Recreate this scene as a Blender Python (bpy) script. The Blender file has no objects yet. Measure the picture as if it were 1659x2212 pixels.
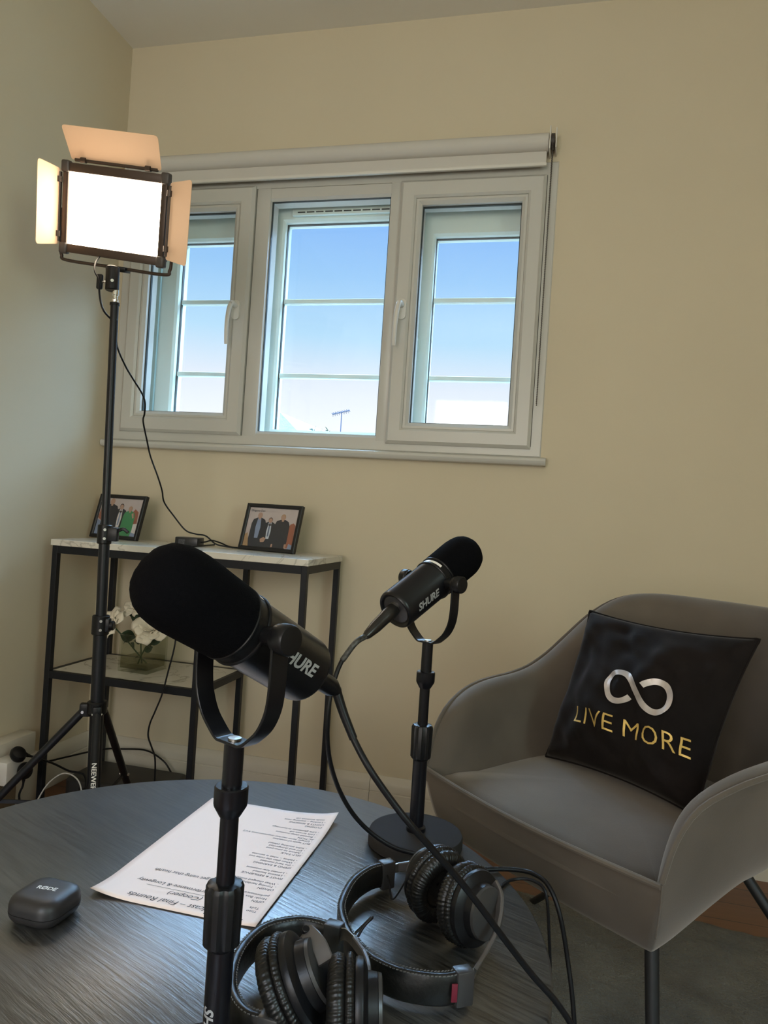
import bpy, bmesh, math, random
from mathutils import Vector, Matrix, noise
V = Vector
PI = math.pi
random.seed(7)
SC = bpy.context.scene
COL = SC.collection

# ------------------------------------------------------------------ helpers
def lin(c):
    return tuple((x/12.92 if x <= .04045 else ((x+.055)/1.055)**2.4) for x in c)

MATS = {}
def mat(name, col=(.5, .5, .5), rough=.5, metal=0., srgb=False, sheen=0., coat=0., spec=.5, emit=None, estr=0.,
        bump=None, vary=None, trans=0., ior=1.45):
    """bump=(scale, strength, distance[, stretch xyz]); vary=(scale, amount)"""
    if name in MATS: return MATS[name]
    m = bpy.data.materials.new(name); m.use_nodes = True
    nt = m.node_tree; b = nt.nodes['Principled BSDF']
    c = lin(col) if srgb else col
    b.inputs['Base Color'].default_value = (*c, 1)
    b.inputs['Roughness'].default_value = rough
    b.inputs['Metallic'].default_value = metal
    b.inputs['IOR'].default_value = ior
    b.inputs['Specular IOR Level'].default_value = spec
    b.inputs['Transmission Weight'].default_value = trans
    if sheen:
        b.inputs['Sheen Weight'].default_value = sheen
        b.inputs['Sheen Roughness'].default_value = .45
    if coat:
        b.inputs['Coat Weight'].default_value = coat
        b.inputs['Coat Roughness'].default_value = .12
    if emit:
        b.inputs['Emission Color'].default_value = (*emit, 1)
        b.inputs['Emission Strength'].default_value = estr
    if bump or vary:
        tc = nt.nodes.new('ShaderNodeTexCoord')
    if bump:
        n = nt.nodes.new('ShaderNodeTexNoise'); n.inputs['Scale'].default_value = bump[0]; n.inputs['Detail'].default_value = 4
        src = tc.outputs['Object']
        if len(bump) > 3:
            mp = nt.nodes.new('ShaderNodeMapping'); mp.inputs['Scale'].default_value = bump[3]
            nt.links.new(src, mp.inputs[0]); src = mp.outputs[0]
        nt.links.new(src, n.inputs['Vector'])
        bp = nt.nodes.new('ShaderNodeBump'); bp.inputs['Strength'].default_value = bump[1]; bp.inputs['Distance'].default_value = bump[2]
        nt.links.new(n.outputs['Fac'], bp.inputs['Height']); nt.links.new(bp.outputs['Normal'], b.inputs['Normal'])
    if vary:
        n = nt.nodes.new('ShaderNodeTexNoise'); n.inputs['Scale'].default_value = vary[0]; n.inputs['Detail'].default_value = 3
        nt.links.new(tc.outputs['Object'], n.inputs['Vector'])
        r = nt.nodes.new('ShaderNodeMapRange'); r.inputs['From Min'].default_value = .3; r.inputs['From Max'].default_value = .7
        r.inputs['To Min'].default_value = 1-vary[1]; r.inputs['To Max'].default_value = 1+vary[1]
        nt.links.new(n.outputs['Fac'], r.inputs['Value'])
        hs = nt.nodes.new('ShaderNodeHueSaturation'); hs.inputs['Color'].default_value = (*c, 1)
        nt.links.new(r.outputs[0], hs.inputs['Value']); nt.links.new(hs.outputs[0], b.inputs['Base Color'])
    MATS[name] = m
    return m

def new_nodes(name):
    m = bpy.data.materials.new(name); m.use_nodes = True; MATS[name] = m
    return m, m.node_tree, m.node_tree.nodes['Principled BSDF']

INV = {}
def thing(name, label, cat, loc=(0, 0, 0), rotz=0., group=None):
    o = bpy.data.objects.new(name, None); COL.objects.link(o)
    o.empty_display_size = .05
    o.location = loc; o.rotation_euler = (0, 0, rotz)
    M = Matrix.Translation(V(loc)) @ Matrix.Rotation(rotz, 4, 'Z')
    INV[o.name] = M.inverted()
    o['label'] = label; o['category'] = cat
    if group: o['group'] = group
    return o

def tag(o, label=None, cat=None, group=None, kind=None):
    if label: o['label'] = label
    if cat: o['category'] = cat
    if group: o['group'] = group
    if kind: o['kind'] = kind
    return o

def obj(name, bm, m, parent=None, smooth=True, angle=38, label=None, mats=None):
    """link bm (given in world coordinates) as one mesh object under parent"""
    if parent is not None and parent.name in INV:
        bmesh.ops.transform(bm, matrix=INV[parent.name], verts=bm.verts)
    bmesh.ops.recalc_face_normals(bm, faces=bm.faces)
    if smooth:
        th = math.radians(angle)
        for f in bm.faces: f.smooth = True
        for e in bm.edges:
            if len(e.link_faces) == 2:
                e.smooth = e.calc_face_angle(0.) < th
    me = bpy.data.meshes.new(name); bm.to_mesh(me); bm.free()
    for mm in (mats or [m]): me.materials.append(mm)
    o = bpy.data.objects.new(name, me); COL.objects.link(o)
    if parent is not None:
        o.parent = parent
        if parent.name in INV: INV[o.name] = INV[parent.name]
    if label: o['label'] = label
    return o

def struct(name, bm, m, parent=None, **k):
    o = obj(name, bm, m, parent, **k)
    if parent is None: o['kind'] = 'structure'
    return o

def BM(): return bmesh.new()

def box(bm, lo, hi, bev=0., mi=0, M=None, seg=2):
    t = bmesh.new()
    bmesh.ops.create_cube(t, size=1.)
    lo, hi = V(lo), V(hi)
    S = Matrix.Translation((lo+hi)/2) @ Matrix.Diagonal((*(hi-lo), 1.))
    bmesh.ops.transform(t, matrix=S, verts=t.verts)
    if bev: bmesh.ops.bevel(t, geom=t.edges[:], offset=bev, segments=seg, affect='EDGES', profile=.5)
    if M is not None: bmesh.ops.transform(t, matrix=M, verts=t.verts)
    merge(bm, t, mi)

def merge(bm, t, mi=0, M=None):
    if M is not None: bmesh.ops.transform(t, matrix=M, verts=t.verts)
    mp = {}
    for v in t.verts: mp[v] = bm.verts.new(v.co)
    for f in t.faces:
        try:
            nf = bm.faces.new([mp[v] for v in f.verts]); nf.material_index = mi if mi else f.material_index
        except ValueError: pass
    t.free()

def frame_from(z, x=None):
    """3x3 with Z axis along z"""
    z = V(z).normalized()
    h = V(x) if x is not None else (V((0, 0, 1)) if abs(z.z) < .9 else V((1, 0, 0)))
    xx = (h - z*h.dot(z)).normalized(); yy = z.cross(xx)
    return Matrix((xx, yy, z)).transposed()

def M4(R, p):
    M = R.to_4x4(); M.translation = V(p); return M

def lathe(bm, prof, M=None, n=32, mi=0, cap=True):
    """prof: list of (r, z) revolved about local Z, then M"""
    rings = []
    for r, z in prof:
        ring = []
        for i in range(n):
            a = 2*PI*i/n
            p = V((r*math.cos(a), r*math.sin(a), z))
            ring.append(bm.verts.new(M @ p if M is not None else p))
        rings.append(ring)
    for a, b in zip(rings, rings[1:]):
        for i in range(n):
            f = bm.faces.new((a[i], a[(i+1) % n], b[(i+1) % n], b[i])); f.material_index = mi
    if cap:
        for ring in (rings[0], rings[-1]):
            f = bm.faces.new(ring); f.material_index = mi

def cyl(bm, a, b, r, r2=None, n=20, mi=0, bev=0.):
    a, b = V(a), V(b); L = (b-a).length; r2 = r if r2 is None else r2
    M = M4(frame_from(b-a), a)
    if bev: prof = [(r-bev, 0), (r, bev), (r2, L-bev), (r2-bev, L)]
    else: prof = [(r, 0), (r2, L)]
    lathe(bm, prof, M, n, mi)

def catmull(P, k=8):
    P = [V(p) for p in P]
    Q = [P[0]*2-P[1]] + P + [P[-1]*2-P[-2]]
    out = []
    for i in range(1, len(Q)-2):
        p0, p1, p2, p3 = Q[i-1:i+3]
        for j in range(k):
            t = j/k
            out.append(.5*((2*p1)+(p2-p0)*t+(2*p0-5*p1+4*p2-p3)*t*t+(3*p1-p0-3*p2+p3)*t**3))
    out.append(P[-1])
    return out

def tube(bm, P, r, n=10, k=8, mi=0, spline=True, rf=None, cap=True):
    pts = catmull(P, k) if spline and len(P) > 2 else [V(p) for p in P]
    rings = []; up = None
    for i, p in enumerate(pts):
        t = (pts[min(i+1, len(pts)-1)]-pts[max(i-1, 0)]).normalized()
        if up is None: up = frame_from(t).col[0]
        up = (up - t*up.dot(t)).normalized(); s = t.cross(up)
        rr = rf(i/(len(pts)-1)) if rf else r
        rings.append([bm.verts.new(p+(up*math.cos(2*PI*j/n)+s*math.sin(2*PI*j/n))*rr) for j in range(n)])
    for a, b in zip(rings, rings[1:]):
        for j in range(n):
            f = bm.faces.new((a[j], a[(j+1) % n], b[(j+1) % n], b[j])); f.material_index = mi
    if cap:
        for q in (rings[0], rings[-1]):
            f = bm.faces.new(q); f.material_index = mi

def strip(bm, P, w, t, wdir, spline=True, k=6, mi=0):
    """rectangular bar of width w (along wdir) and thickness t swept along P; wdir may be a vector or function(point index fraction, tangent)"""
    pts = catmull(P, k) if spline and len(P) > 2 else [V(p) for p in P]
    rings = []
    for i, p in enumerate(pts):
        tg = (pts[min(i+1, len(pts)-1)]-pts[max(i-1, 0)]).normalized()
        wd = V(wdir(i/(len(pts)-1)) if callable(wdir) else wdir)
        wd = (wd - tg*wd.dot(tg)).normalized(); nn = tg.cross(wd)
        W = w(i/(len(pts)-1)) if callable(w) else w
        c = min(t, W)*.22
        prof = [(-W/2+c, -t/2), (W/2-c, -t/2), (W/2, -t/2+c), (W/2, t/2-c), (W/2-c, t/2), (-W/2+c, t/2), (-W/2, t/2-c), (-W/2, -t/2+c)]
        rings.append([bm.verts.new(p+wd*a+nn*b) for a, b in prof])
    n = 8
    for a, b in zip(rings, rings[1:]):
        for j in range(n):
            f = bm.faces.new((a[j], a[(j+1) % n], b[(j+1) % n], b[j])); f.material_index = mi
    for q in (rings[0], rings[-1]):
        f = bm.faces.new(q); f.material_index = mi

def prism(bm, pts, z0, z1, M=None, mi=0):
    """polygon pts [(x,y)] extruded z0..z1"""
    a = [bm.verts.new((M @ V((x, y, z0))) if M is not None else V((x, y, z0))) for x, y in pts]
    b = [bm.verts.new((M @ V((x, y, z1))) if M is not None else V((x, y, z1))) for x, y in pts]
    n = len(pts)
    fs = [bm.faces.new(a), bm.faces.new(b)]
    for i in range(n): fs.append(bm.faces.new((a[i], a[(i+1) % n], b[(i+1) % n], b[i])))
    for f in fs: f.material_index = mi

def rrect(w, h, r, n=5):
    out = []
    for cx, cy, a0 in ((w/2-r, h/2-r, 0), (-w/2+r, h/2-r, 90), (-w/2+r, -h/2+r, 180), (w/2-r, -h/2+r, 270)):
        for i in range(n+1):
            a = math.radians(a0+90*i/n); out.append((cx+r*math.cos(a), cy+r*math.sin(a)))
    return out

def grid(bm, f, nu, nv, mi=0, closeu=False):
    vs = [[bm.verts.new(f(i/nu, j/nv)) for j in range(nv+1)] for i in range(nu+1)]
    for i in range(nu):
        for j in range(nv):
            q = bm.faces.new((vs[i][j], vs[i+1][j], vs[i+1][j+1], vs[i][j+1])); q.material_index = mi
    return vs

def text_bm(s, size=1., offset=0., shear=0., extrude=0., align='LEFT', space=1.):
    cu = bpy.data.curves.new('t', 'FONT'); cu.body = s; cu.size = size; cu.offset = offset; cu.shear = shear
    cu.extrude = extrude; cu.align_x = align; cu.space_character = space; cu.resolution_u = 3
    o = bpy.data.objects.new('t', cu); COL.objects.link(o)
    dg = bpy.context.evaluated_depsgraph_get(); dg.update()
    me = bpy.data.meshes.new_from_object(o.evaluated_get(dg))
    bm = bmesh.new(); bm.from_mesh(me); bmesh.ops.triangulate(bm, faces=bm.faces[:])
    bpy.data.objects.remove(o); bpy.data.curves.remove(cu); bpy.data.meshes.remove(me)
    return bm

def dice(bm, step, axis=1):
    lo = min(v.co[axis] for v in bm.verts); hi = max(v.co[axis] for v in bm.verts)
    c = lo+step
    while c < hi:
        n = V((0, 0, 0)); n[axis] = 1; p = V((0, 0, 0)); p[axis] = c
        bmesh.ops.bisect_plane(bm, geom=bm.verts[:]+bm.edges[:]+bm.faces[:], plane_co=p, plane_no=n)
        c += step

def warp(bm, f):
    for v in bm.verts: v.co = f(v.co)

# ------------------------------------------------------------------ materials
black_plastic = mat('black_plastic', (.006, .006, .007), .36, spec=.35, bump=(400, .15, .0005))
black_metal = mat('black_metal', (.005, .005, .0065), .30, spec=.4, bump=(900, .12, .0003))
stand_metal = mat('stand_powder_coat', (.004, .004, .006), .28, spec=.38, bump=(900, .08, .0003))
base_metal = mat('stand_base_coat', (.030, .027, .025), .75, spec=.08, bump=(900, .1, .0004))
foam = mat('foam_windscreen', (.0026, .0026, .0036), 1., spec=.08, bump=(900, .7, .0010))
leatherette = mat('black_leatherette', (.007, .0065, .006), .36, spec=.45, bump=(140, .35, .0015))
rubber = mat('rubber_cable', (.005, .005, .006), .42, spec=.3)
chrome = mat('chrome', (.75, .75, .75), .18, metal=1.)
steel = mat('brushed_steel', (.55, .53, .5), .32, metal=1.)
gold = mat('gold_contact', (.8, .6, .25), .25, metal=1.)
white_plastic = mat('white_plastic', (.66, .63, .57), .35)
upvc = mat('window_upvc', (.535, .52, .475), .32, bump=(60, .05, .001))
upvc_out = mat('window_upvc_outer', (.70, .80, .74), .35)
gasket = mat('window_gasket', (.02, .03, .03), .5)
logo_grey = mat('printed_grey', (.30, .30, .30), .45)
logo_white = mat('printed_white', (.75, .73, .68), .5)

def wall_material(name, col, amp=.05):
    m, nt, b = new_nodes(name)
    tc = nt.nodes.new('ShaderNodeTexCoord')
    n = nt.nodes.new('ShaderNodeTexNoise'); n.inputs['Scale'].default_value = 220; n.inputs['Detail'].default_value = 5
    n2 = nt.nodes.new('ShaderNodeTexNoise'); n2.inputs['Scale'].default_value = 2.2; n2.inputs['Detail'].default_value = 3
    for q in (n, n2): nt.links.new(tc.outputs['Object'], q.inputs['Vector'])
    r = nt.nodes.new('ShaderNodeMapRange'); r.inputs['To Min'].default_value = 1-amp; r.inputs['To Max'].default_value = 1+amp
    nt.links.new(n2.outputs['Fac'], r.inputs['Value'])
    h = nt.nodes.new('ShaderNodeHueSaturation'); h.inputs['Color'].default_value = (*col, 1)
    nt.links.new(r.outputs[0], h.inputs['Value']); nt.links.new(h.outputs[0], b.inputs['Base Color'])
    bp = nt.nodes.new('ShaderNodeBump'); bp.inputs['Strength'].default_value = .12; bp.inputs['Distance'].default_value = .001
    nt.links.new(n.outputs['Fac'], bp.inputs['Height']); nt.links.new(bp.outputs[0], b.inputs['Normal'])
    b.inputs['Roughness'].default_value = .72; b.inputs['Specular IOR Level'].default_value = .25
    return m
wall_m = wall_material('cream_wall_paint', (.600, .520, .378))
ceil_m = wall_material('ceiling_paint', (.76, .73, .66))
skirt_m = mat('skirting_paint', (.58, .53, .44), .4, vary=(6, .06), bump=(30, .08, .001))

def wood_floor():
    m, nt, b = new_nodes('wood_floor')
    tc = nt.nodes.new('ShaderNodeTexCoord')
    mp = nt.nodes.new('ShaderNodeMapping'); mp.inputs['Rotation'].default_value = (0, 0, 0)
    br = nt.nodes.new('ShaderNodeTexBrick'); br.inputs['Scale'].default_value = 1.
    br.inputs['Brick Width'].default_value = 1.1; br.inputs['Row Height'].default_value = .09; br.inputs['Mortar Size'].default_value = .0015
    br.inputs['Color1'].default_value = (.20, .078, .028, 1); br.inputs['Color2'].default_value = (.15, .058, .021, 1); br.inputs['Mortar'].default_value = (.03, .012, .005, 1)
    n = nt.nodes.new('ShaderNodeTexNoise'); n.inputs['Scale'].default_value = 6; n.inputs['Detail'].default_value = 8
    mp2 = nt.nodes.new('ShaderNodeMapping'); mp2.inputs['Scale'].default_value = (1, 14, 1)
    nt.links.new(tc.outputs['Object'], mp.inputs[0]); nt.links.new(mp.outputs[0], br.inputs['Vector'])
    nt.links.new(tc.outputs['Object'], mp2.inputs[0]); nt.links.new(mp2.outputs[0], n.inputs['Vector'])
    mx = nt.nodes.new('ShaderNodeMix'); mx.data_type = 'RGBA'; mx.blend_type = 'MULTIPLY'; mx.inputs['Factor'].default_value = .6
    nt.links.new(br.outputs['Color'], mx.inputs['A'])
    cr = nt.nodes.new('ShaderNodeValToRGB'); cr.color_ramp.elements[0].color = (.45, .45, .45, 1); cr.color_ramp.elements[1].color = (1.1, 1.1, 1.1, 1)
    nt.links.new(n.outputs['Fac'], cr.inputs[0]); nt.links.new(cr.outputs[0], mx.inputs['B'])
    nt.links.new(mx.outputs['Result'], b.inputs['Base Color']); b.inputs['Roughness'].default_value = .35
    return m

def table_wood():
    m, nt, b = new_nodes('black_ash_wood')
    tc = nt.nodes.new('ShaderNodeTexCoord')
    mp = nt.nodes.new('ShaderNodeMapping'); mp.inputs['Rotation'].default_value = (0, 0, math.radians(24)); mp.inputs['Scale'].default_value = (1, 1, 1)
    nt.links.new(tc.outputs['Object'], mp.inputs[0])
    dn = nt.nodes.new('ShaderNodeTexNoise'); dn.inputs['Scale'].default_value = 7; dn.inputs['Detail'].default_value = 2
    nt.links.new(mp.outputs[0], dn.inputs['Vector'])
    st = nt.nodes.new('ShaderNodeMapping'); st.inputs['Scale'].default_value = (14, 210, 14)
    nt.links.new(mp.outputs[0], st.inputs[0])
    add = nt.nodes.new('ShaderNodeVectorMath'); add.operation = 'MULTIPLY_ADD'; add.inputs[1].default_value = (0, 2.5, 0)
    nt.links.new(dn.outputs['Color'], add.inputs[0]); nt.links.new(st.outputs[0], add.inputs[2])
    n = nt.nodes.new('ShaderNodeTexNoise'); n.inputs['Scale'].default_value = 1.; n.inputs['Detail'].default_value = 4; n.inputs['Roughness'].default_value = .6
    nt.links.new(add.outputs[0], n.inputs['Vector'])
    cr = nt.nodes.new('ShaderNodeValToRGB')
    cr.color_ramp.elements[0].position = .38; cr.color_ramp.elements[0].color = (.010, .0095, .009, 1)
    cr.color_ramp.elements[1].position = .62; cr.color_ramp.elements[1].color = (.050, .047, .042, 1)
    nt.links.new(n.outputs['Fac'], cr.inputs[0]); nt.links.new(cr.outputs[0], b.inputs['Base Color'])
    bp = nt.nodes.new('ShaderNodeBump'); bp.inputs['Strength'].default_value = .5; bp.inputs['Distance'].default_value = .0012
    nt.links.new(n.outputs['Fac'], bp.inputs['Height']); nt.links.new(bp.outputs[0], b.inputs['Normal'])
    b.inputs['Roughness'].default_value = .38; b.inputs['Specular IOR Level'].default_value = 1.
    b.inputs['Coat Weight'].default_value = .5; b.inputs['Coat Roughness'].default_value = .32; nt.links.new(bp.outputs['Normal'], b.inputs['Coat Normal'])
    return m

def marble():
    m, nt, b = new_nodes('white_marble')
    tc = nt.nodes.new('ShaderNodeTexCoord')
    n = nt.nodes.new('ShaderNodeTexNoise'); n.inputs['Scale'].default_value = 4; n.inputs['Detail'].default_value = 6; n.inputs['Distortion'].default_value = 1.6
    nt.links.new(tc.outputs['Object'], n.inputs['Vector'])
    cr = nt.nodes.new('ShaderNodeValToRGB'); e = cr.color_ramp.elements
    e[0].position = .485; e[0].color = (.66, .62, .54, 1); e[1].position = .515; e[1].color = (.66, .62, .54, 1)
    k = cr.color_ramp.elements.new(.50); k.color = (.42, .39, .33, 1)
    nt.links.new(n.outputs['Fac'], cr.inputs[0]); nt.links.new(cr.outputs[0], b.inputs['Base Color'])
    b.inputs['Roughness'].default_value = .25
    return m

def velvet(name, col, sheen=.5, scale=9, amt=.16):
    m = mat(name, col, .85, sheen=sheen, vary=(scale, amt), bump=(500, .25, .0006))
    m.node_tree.nodes['Principled BSDF'].inputs['Sheen Tint'].default_value = (.75, .68, .6, 1)
    return m

def thin_glass(name, tint=(1, 1, 1), fac=.06):
    m = bpy.data.materials.new(name); m.use_nodes = True; nt = m.node_tree
    for x in list(nt.nodes):
        if x.type != 'OUTPUT_MATERIAL': nt.nodes.remove(x)
    out = [x for x in nt.nodes if x.type == 'OUTPUT_MATERIAL'][0]
    t = nt.nodes.new('ShaderNodeBsdfTransparent'); t.inputs[0].default_value = (*tint, 1)
    g = nt.nodes.new('ShaderNodeBsdfGlossy'); g.inputs['Roughness'].default_value = .02
    lw = nt.nodes.new('ShaderNodeLayerWeight'); pw = nt.nodes.new('ShaderNodeMath'); pw.operation = 'POWER'; pw.inputs[1].default_value = 4.
    fr = nt.nodes.new('ShaderNodeMath'); fr.operation = 'MULTIPLY_ADD'; fr.inputs[1].default_value = .75; fr.inputs[2].default_value = .028
    nt.links.new(lw.outputs['Facing'], pw.inputs[0]); nt.links.new(pw.outputs[0], fr.inputs[0])
    mx = nt.nodes.new('ShaderNodeMixShader')
    nt.links.new(fr.outputs[0], mx.inputs[0]); nt.links.new(t.outputs[0], mx.inputs[1]); nt.links.new(g.outputs[0], mx.inputs[2])
    nt.links.new(mx.outputs[0], out.inputs[0])
    MATS[name] = m
    return m

# ================================================================== ROOM
RX, RY, RH = 3.3, -3.9, 2.45      # room: x 0..RX, y RY..0, z 0..RH
def wall_with_hole(bm, axis, pos, thick, a0, a1, z0, z1, hole=None):
    """axis 'y': wall in the plane y=pos, spans x a0..a1; thickness away from the room"""
    def bx(p, q, r, s):
        if axis == 'y': box(bm, (p, min(pos, pos+thick), r), (q, max(pos, pos+thick), s))
        else: box(bm, (min(pos, pos+thick), p, r), (max(pos, pos+thick), q, s))
    if not hole: bx(a0, a1, z0, z1); return
    h0, h1, g0, g1 = hole
    bx(a0, h0, z0, z1); bx(h1, a1, z0, z1); bx(h0, h1, z0, g0); bx(h0, h1, g1, z1)

WX0, WX1, WZ0, WZ1 = .020, 1.447, 1.105, 1.985     # window opening in the back wall
bm = BM(); wall_with_hole(bm, 'y', 0, .30, -.3, RX+.3, 0, RH, (WX0+.012, WX1-.012, WZ0+.01, WZ1-.01)); struct('wall_back', bm, wall_m, smooth=False)
bm = BM(); wall_with_hole(bm, 'x', 0, -.2, RY, 0, 0, RH); struct('wall_left', bm, wall_m, smooth=False)
bm = BM(); wall_with_hole(bm, 'x', RX, .2, RY, 0, 0, RH, (-3.6, -2.6, .95, 2.10)); struct('wall_right', bm, wall_m, smooth=False)
FW = (.35, 1.75, .60, 2.00)                         # window in the wall behind the camera
FW2 = (-3.6, -2.6, .95, 2.10)  # made-up opening in the right wall for the added side light
bm = BM(); wall_with_hole(bm, 'y', RY, -.3, -.2, RX+.2, 0, RH, FW); struct('wall_front', bm, wall_m, smooth=False)
bm = BM(); box(bm, (-.2, RY-.3, RH), (RX+.3, .3, RH+.1)); struct('ceiling', bm, ceil_m, smooth=False)
bm = BM(); box(bm, (-.2, RY-.3, -.1), (RX+.3, .3, 0)); struct('floor', bm, wood_floor(), smooth=False)

def skirting(bm, a, b, n):
    """moulded skirting board from a to b, n = direction into the room"""
    a, b, n = V(a), V(b), V(n)
    prof = [(0, 0), (.020, 0), (.020, .072), (.0175, .0735), (.0175, .076), (.019, .078), (.019, .098), (.015, .108), (.010, .114), (.004, .121), (0, .121)]
    r1 = [bm.verts.new(a+n*p+V((0, 0, z))) for p, z in prof]; r2 = [bm.verts.new(b+n*p+V((0, 0, z))) for p, z in prof]
    k = len(prof)
    for i in range(k): bm.faces.new((r1[i], r1[(i+1) % k], r2[(i+1) % k], r2[i]))
    bm.faces.new(r1); bm.faces.new(r2)
bm = BM(); skirting(bm, (0, 0, 0), (1.00, 0, 0), (0, -1, 0)); skirting(bm, (1.0012, 0, 0), (RX, 0, 0), (0, -1, 0)); struct('baseboard_back', bm, skirt_m, angle=25)
bm = BM(); skirting(bm, (0, 0, 0), (0, -.30, 0), (1, 0, 0)); skirting(bm, (0, -.85, 0), (0, RY, 0), (1, 0, 0)); struct('baseboard_left', bm, skirt_m, angle=25)

# ------------------------------------------------------------------ inner window (window_1)
def ring_frame(bm, x0, x1, z0, z1, wl, wr, wb, wt, y0, y1, bev=.003, chamfer=0., M=None):
    """four mitred bars: opening reduced by widths; y0 = room side face, y1 = far face"""
    o = [(x0, z0), (x1, z0), (x1, z1), (x0, z1)]
    i = [(x0+wl, z0+wb), (x1-wr, z0+wb), (x1-wr, z1-wt), (x0+wl, z1-wt)]
    c = chamfer
    oi = [(x0+bev, z0+bev), (x1-bev, z0+bev), (x1-bev, z1-bev), (x0+bev, z1-bev)]
    ii = [(x0+wl-c, z0+wb-c), (x1-wr+c, z0+wb-c), (x1-wr+c, z1-wt+c), (x0+wl-c, z1-wt+c)]
    T = lambda x, y, z: bm.verts.new((M @ V((x, y, z))) if M is not None else V((x, y, z)))
    layers = [[T(x, y1, z) for x, z in o], [T(x, y0+bev, z) for x, z in o], [T(x, y0, z) for x, z in oi], [T(x, y0, z) for x, z in ii],
              [T(x, y0+c*.75+.0005, z) for x, z in i], [T(x, y1, z) for x, z in i]]
    k = len(layers)
    for a in range(k):
        A, B = layers[a], layers[(a+1) % k]
        for j in range(4): bm.faces.new((A[j], A[(j+1) % 4], B[(j+1) % 4], B[j]))

gl_in = thin_glass('inner_glass'); gl_out = thin_glass('outer_glass', (.97, 1, 1))
w1 = bpy.data.objects.new('window_1', None); COL.objects.link(w1); w1['kind'] = 'structure'; INV['window_1'] = Matrix.Identity(4)
# fixed frame
bm = BM()
FY0, FY1 = -.004, .062
ring_frame(bm, WX0, WX1, WZ0+.008, WZ1, .032, .030, .030, .040, FY0, FY1, .003)
box(bm, (.497, FY0+.001, 1.13), (.5445, FY1-.001, 1.955), .002)
box(bm, (.9445, FY0+.001, 1.13), (.978, FY1, 1.955), .002)
# bead of the fixed middle light
ring_frame(bm, .530, .956, 1.138, 1.9465, .016, .013, .022, .0405, FY0+.004, FY1, .002, .008)
obj('window_frame', bm, upvc, w1, angle=25)
def sash(x0, x1, z0, z1, gx0, gx1, gz0, gz1, hx, nm):
    bm = BM()
    sy = -.020
    ring_frame(bm, x0, x1, z0, z1, gx0-x0-.018, x1-gx1-.018, gz0-z0-.018, z1-gz1-.018, sy, FY1-.01, .009, .007)
    ring_frame(bm, gx0-.0185, gx1+.0185, gz0-.0185, gz1+.0185, .0185, .0185, .0185, .0185, sy+.008, FY1-.01, .002, .010)
    s = obj('sash', bm, upvc, w1, angle=22)
    bm = BM(); ring_frame(bm, gx0-.002, gx1+.002, gz0-.002, gz1+.002, .005, .005, .005, .005, .009, .018, .0005); obj('gasket', bm, gasket, s, smooth=False)
    bm = BM(); box(bm, (gx0-.01, .018, gz0-.01), (gx1+.01, .024, gz1+.01)); obj('pane', bm, gl_in, s, smooth=False)
    # handle: base plate + neck + curved lever
    bm = BM(); hz = 1.545
    merge(bm, (lambda t: (prism(t, rrect(.026, .062, .012), 0, .009), t)[1])(BM()), M=Matrix.Translation((hx, sy+.001, hz)) @ Matrix.Rotation(PI/2, 4, 'X'))
    lever = [(hx, sy-.008, hz+.012), (hx-.002, sy-.032, hz+.014), (hx-.005, sy-.044, hz-.010), (hx-.008, sy-.046, hz-.055), (hx-.010, sy-.040, hz-.100), (hx-.011, sy-.036, hz-.118)]
    tube(bm, lever, .007, 10, 6, rf=lambda t: .0085-.003*t)
    h = obj('window_handle', bm, white_plastic, s)
    bm = BM(); cyl(bm, (hx-.002, sy-.036, hz+.012), (hx-.002, sy-.043, hz+.012), .005, n=14); obj('lock_button', bm, steel, h)
    return s
sash(.054, .4945, 1.143, 1.952, .121, .425, 1.213, 1.877, .458, 'l')
sash(.9775, 1.4155, 1.136, 1.945, 1.046, 1.3475, 1.202, 1.871, 1.007, 'r')
bm = BM(); ring_frame(bm, .543, .945, 1.156, 1.910, .005, .005, .005, .005, .010, .020, .0005); obj('gasket', bm, gasket, w1, smooth=False)
bm = BM(); box(bm, (.535, .020, 1.15), (.953, .026, 1.915)); obj('pane', bm, gl_in, w1, smooth=False)
# sill board (bullnose)
bm = BM()
prof = [(.0, -.012), (-.012, -.012), (-.026, -.011), (-.031, -.006), (-.033, .001), (-.031, .008), (-.024, .012), (0., .013)]
x0, x1, zc = -.0, 1.463, 1.099
prof = [(y-.006, z) for y, z in prof] + [(.0, .013), (.0, -.012)]
r1 = [bm.verts.new((x0+.002, y, zc+z)) for y, z in prof]; r2 = [bm.verts.new((x1, y, zc+z-.0)) for y, z in prof]
for i in range(len(prof)): bm.faces.new((r1[i], r1[(i+1) % len(prof)], r2[(i+1) % len(prof)], r2[i]))
bm.faces.new(r1); bm.faces.new(r2)
struct('trim_1', bm, upvc, angle=30)

# ------------------------------------------------------------------ outer window (window_2) with glazing bars and trickle vent
w2 = bpy.data.objects.new('window_2', None); COL.objects.link(w2); w2['kind'] = 'structure'; INV['window_2'] = Matrix.Identity(4)
bm = BM()
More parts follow.
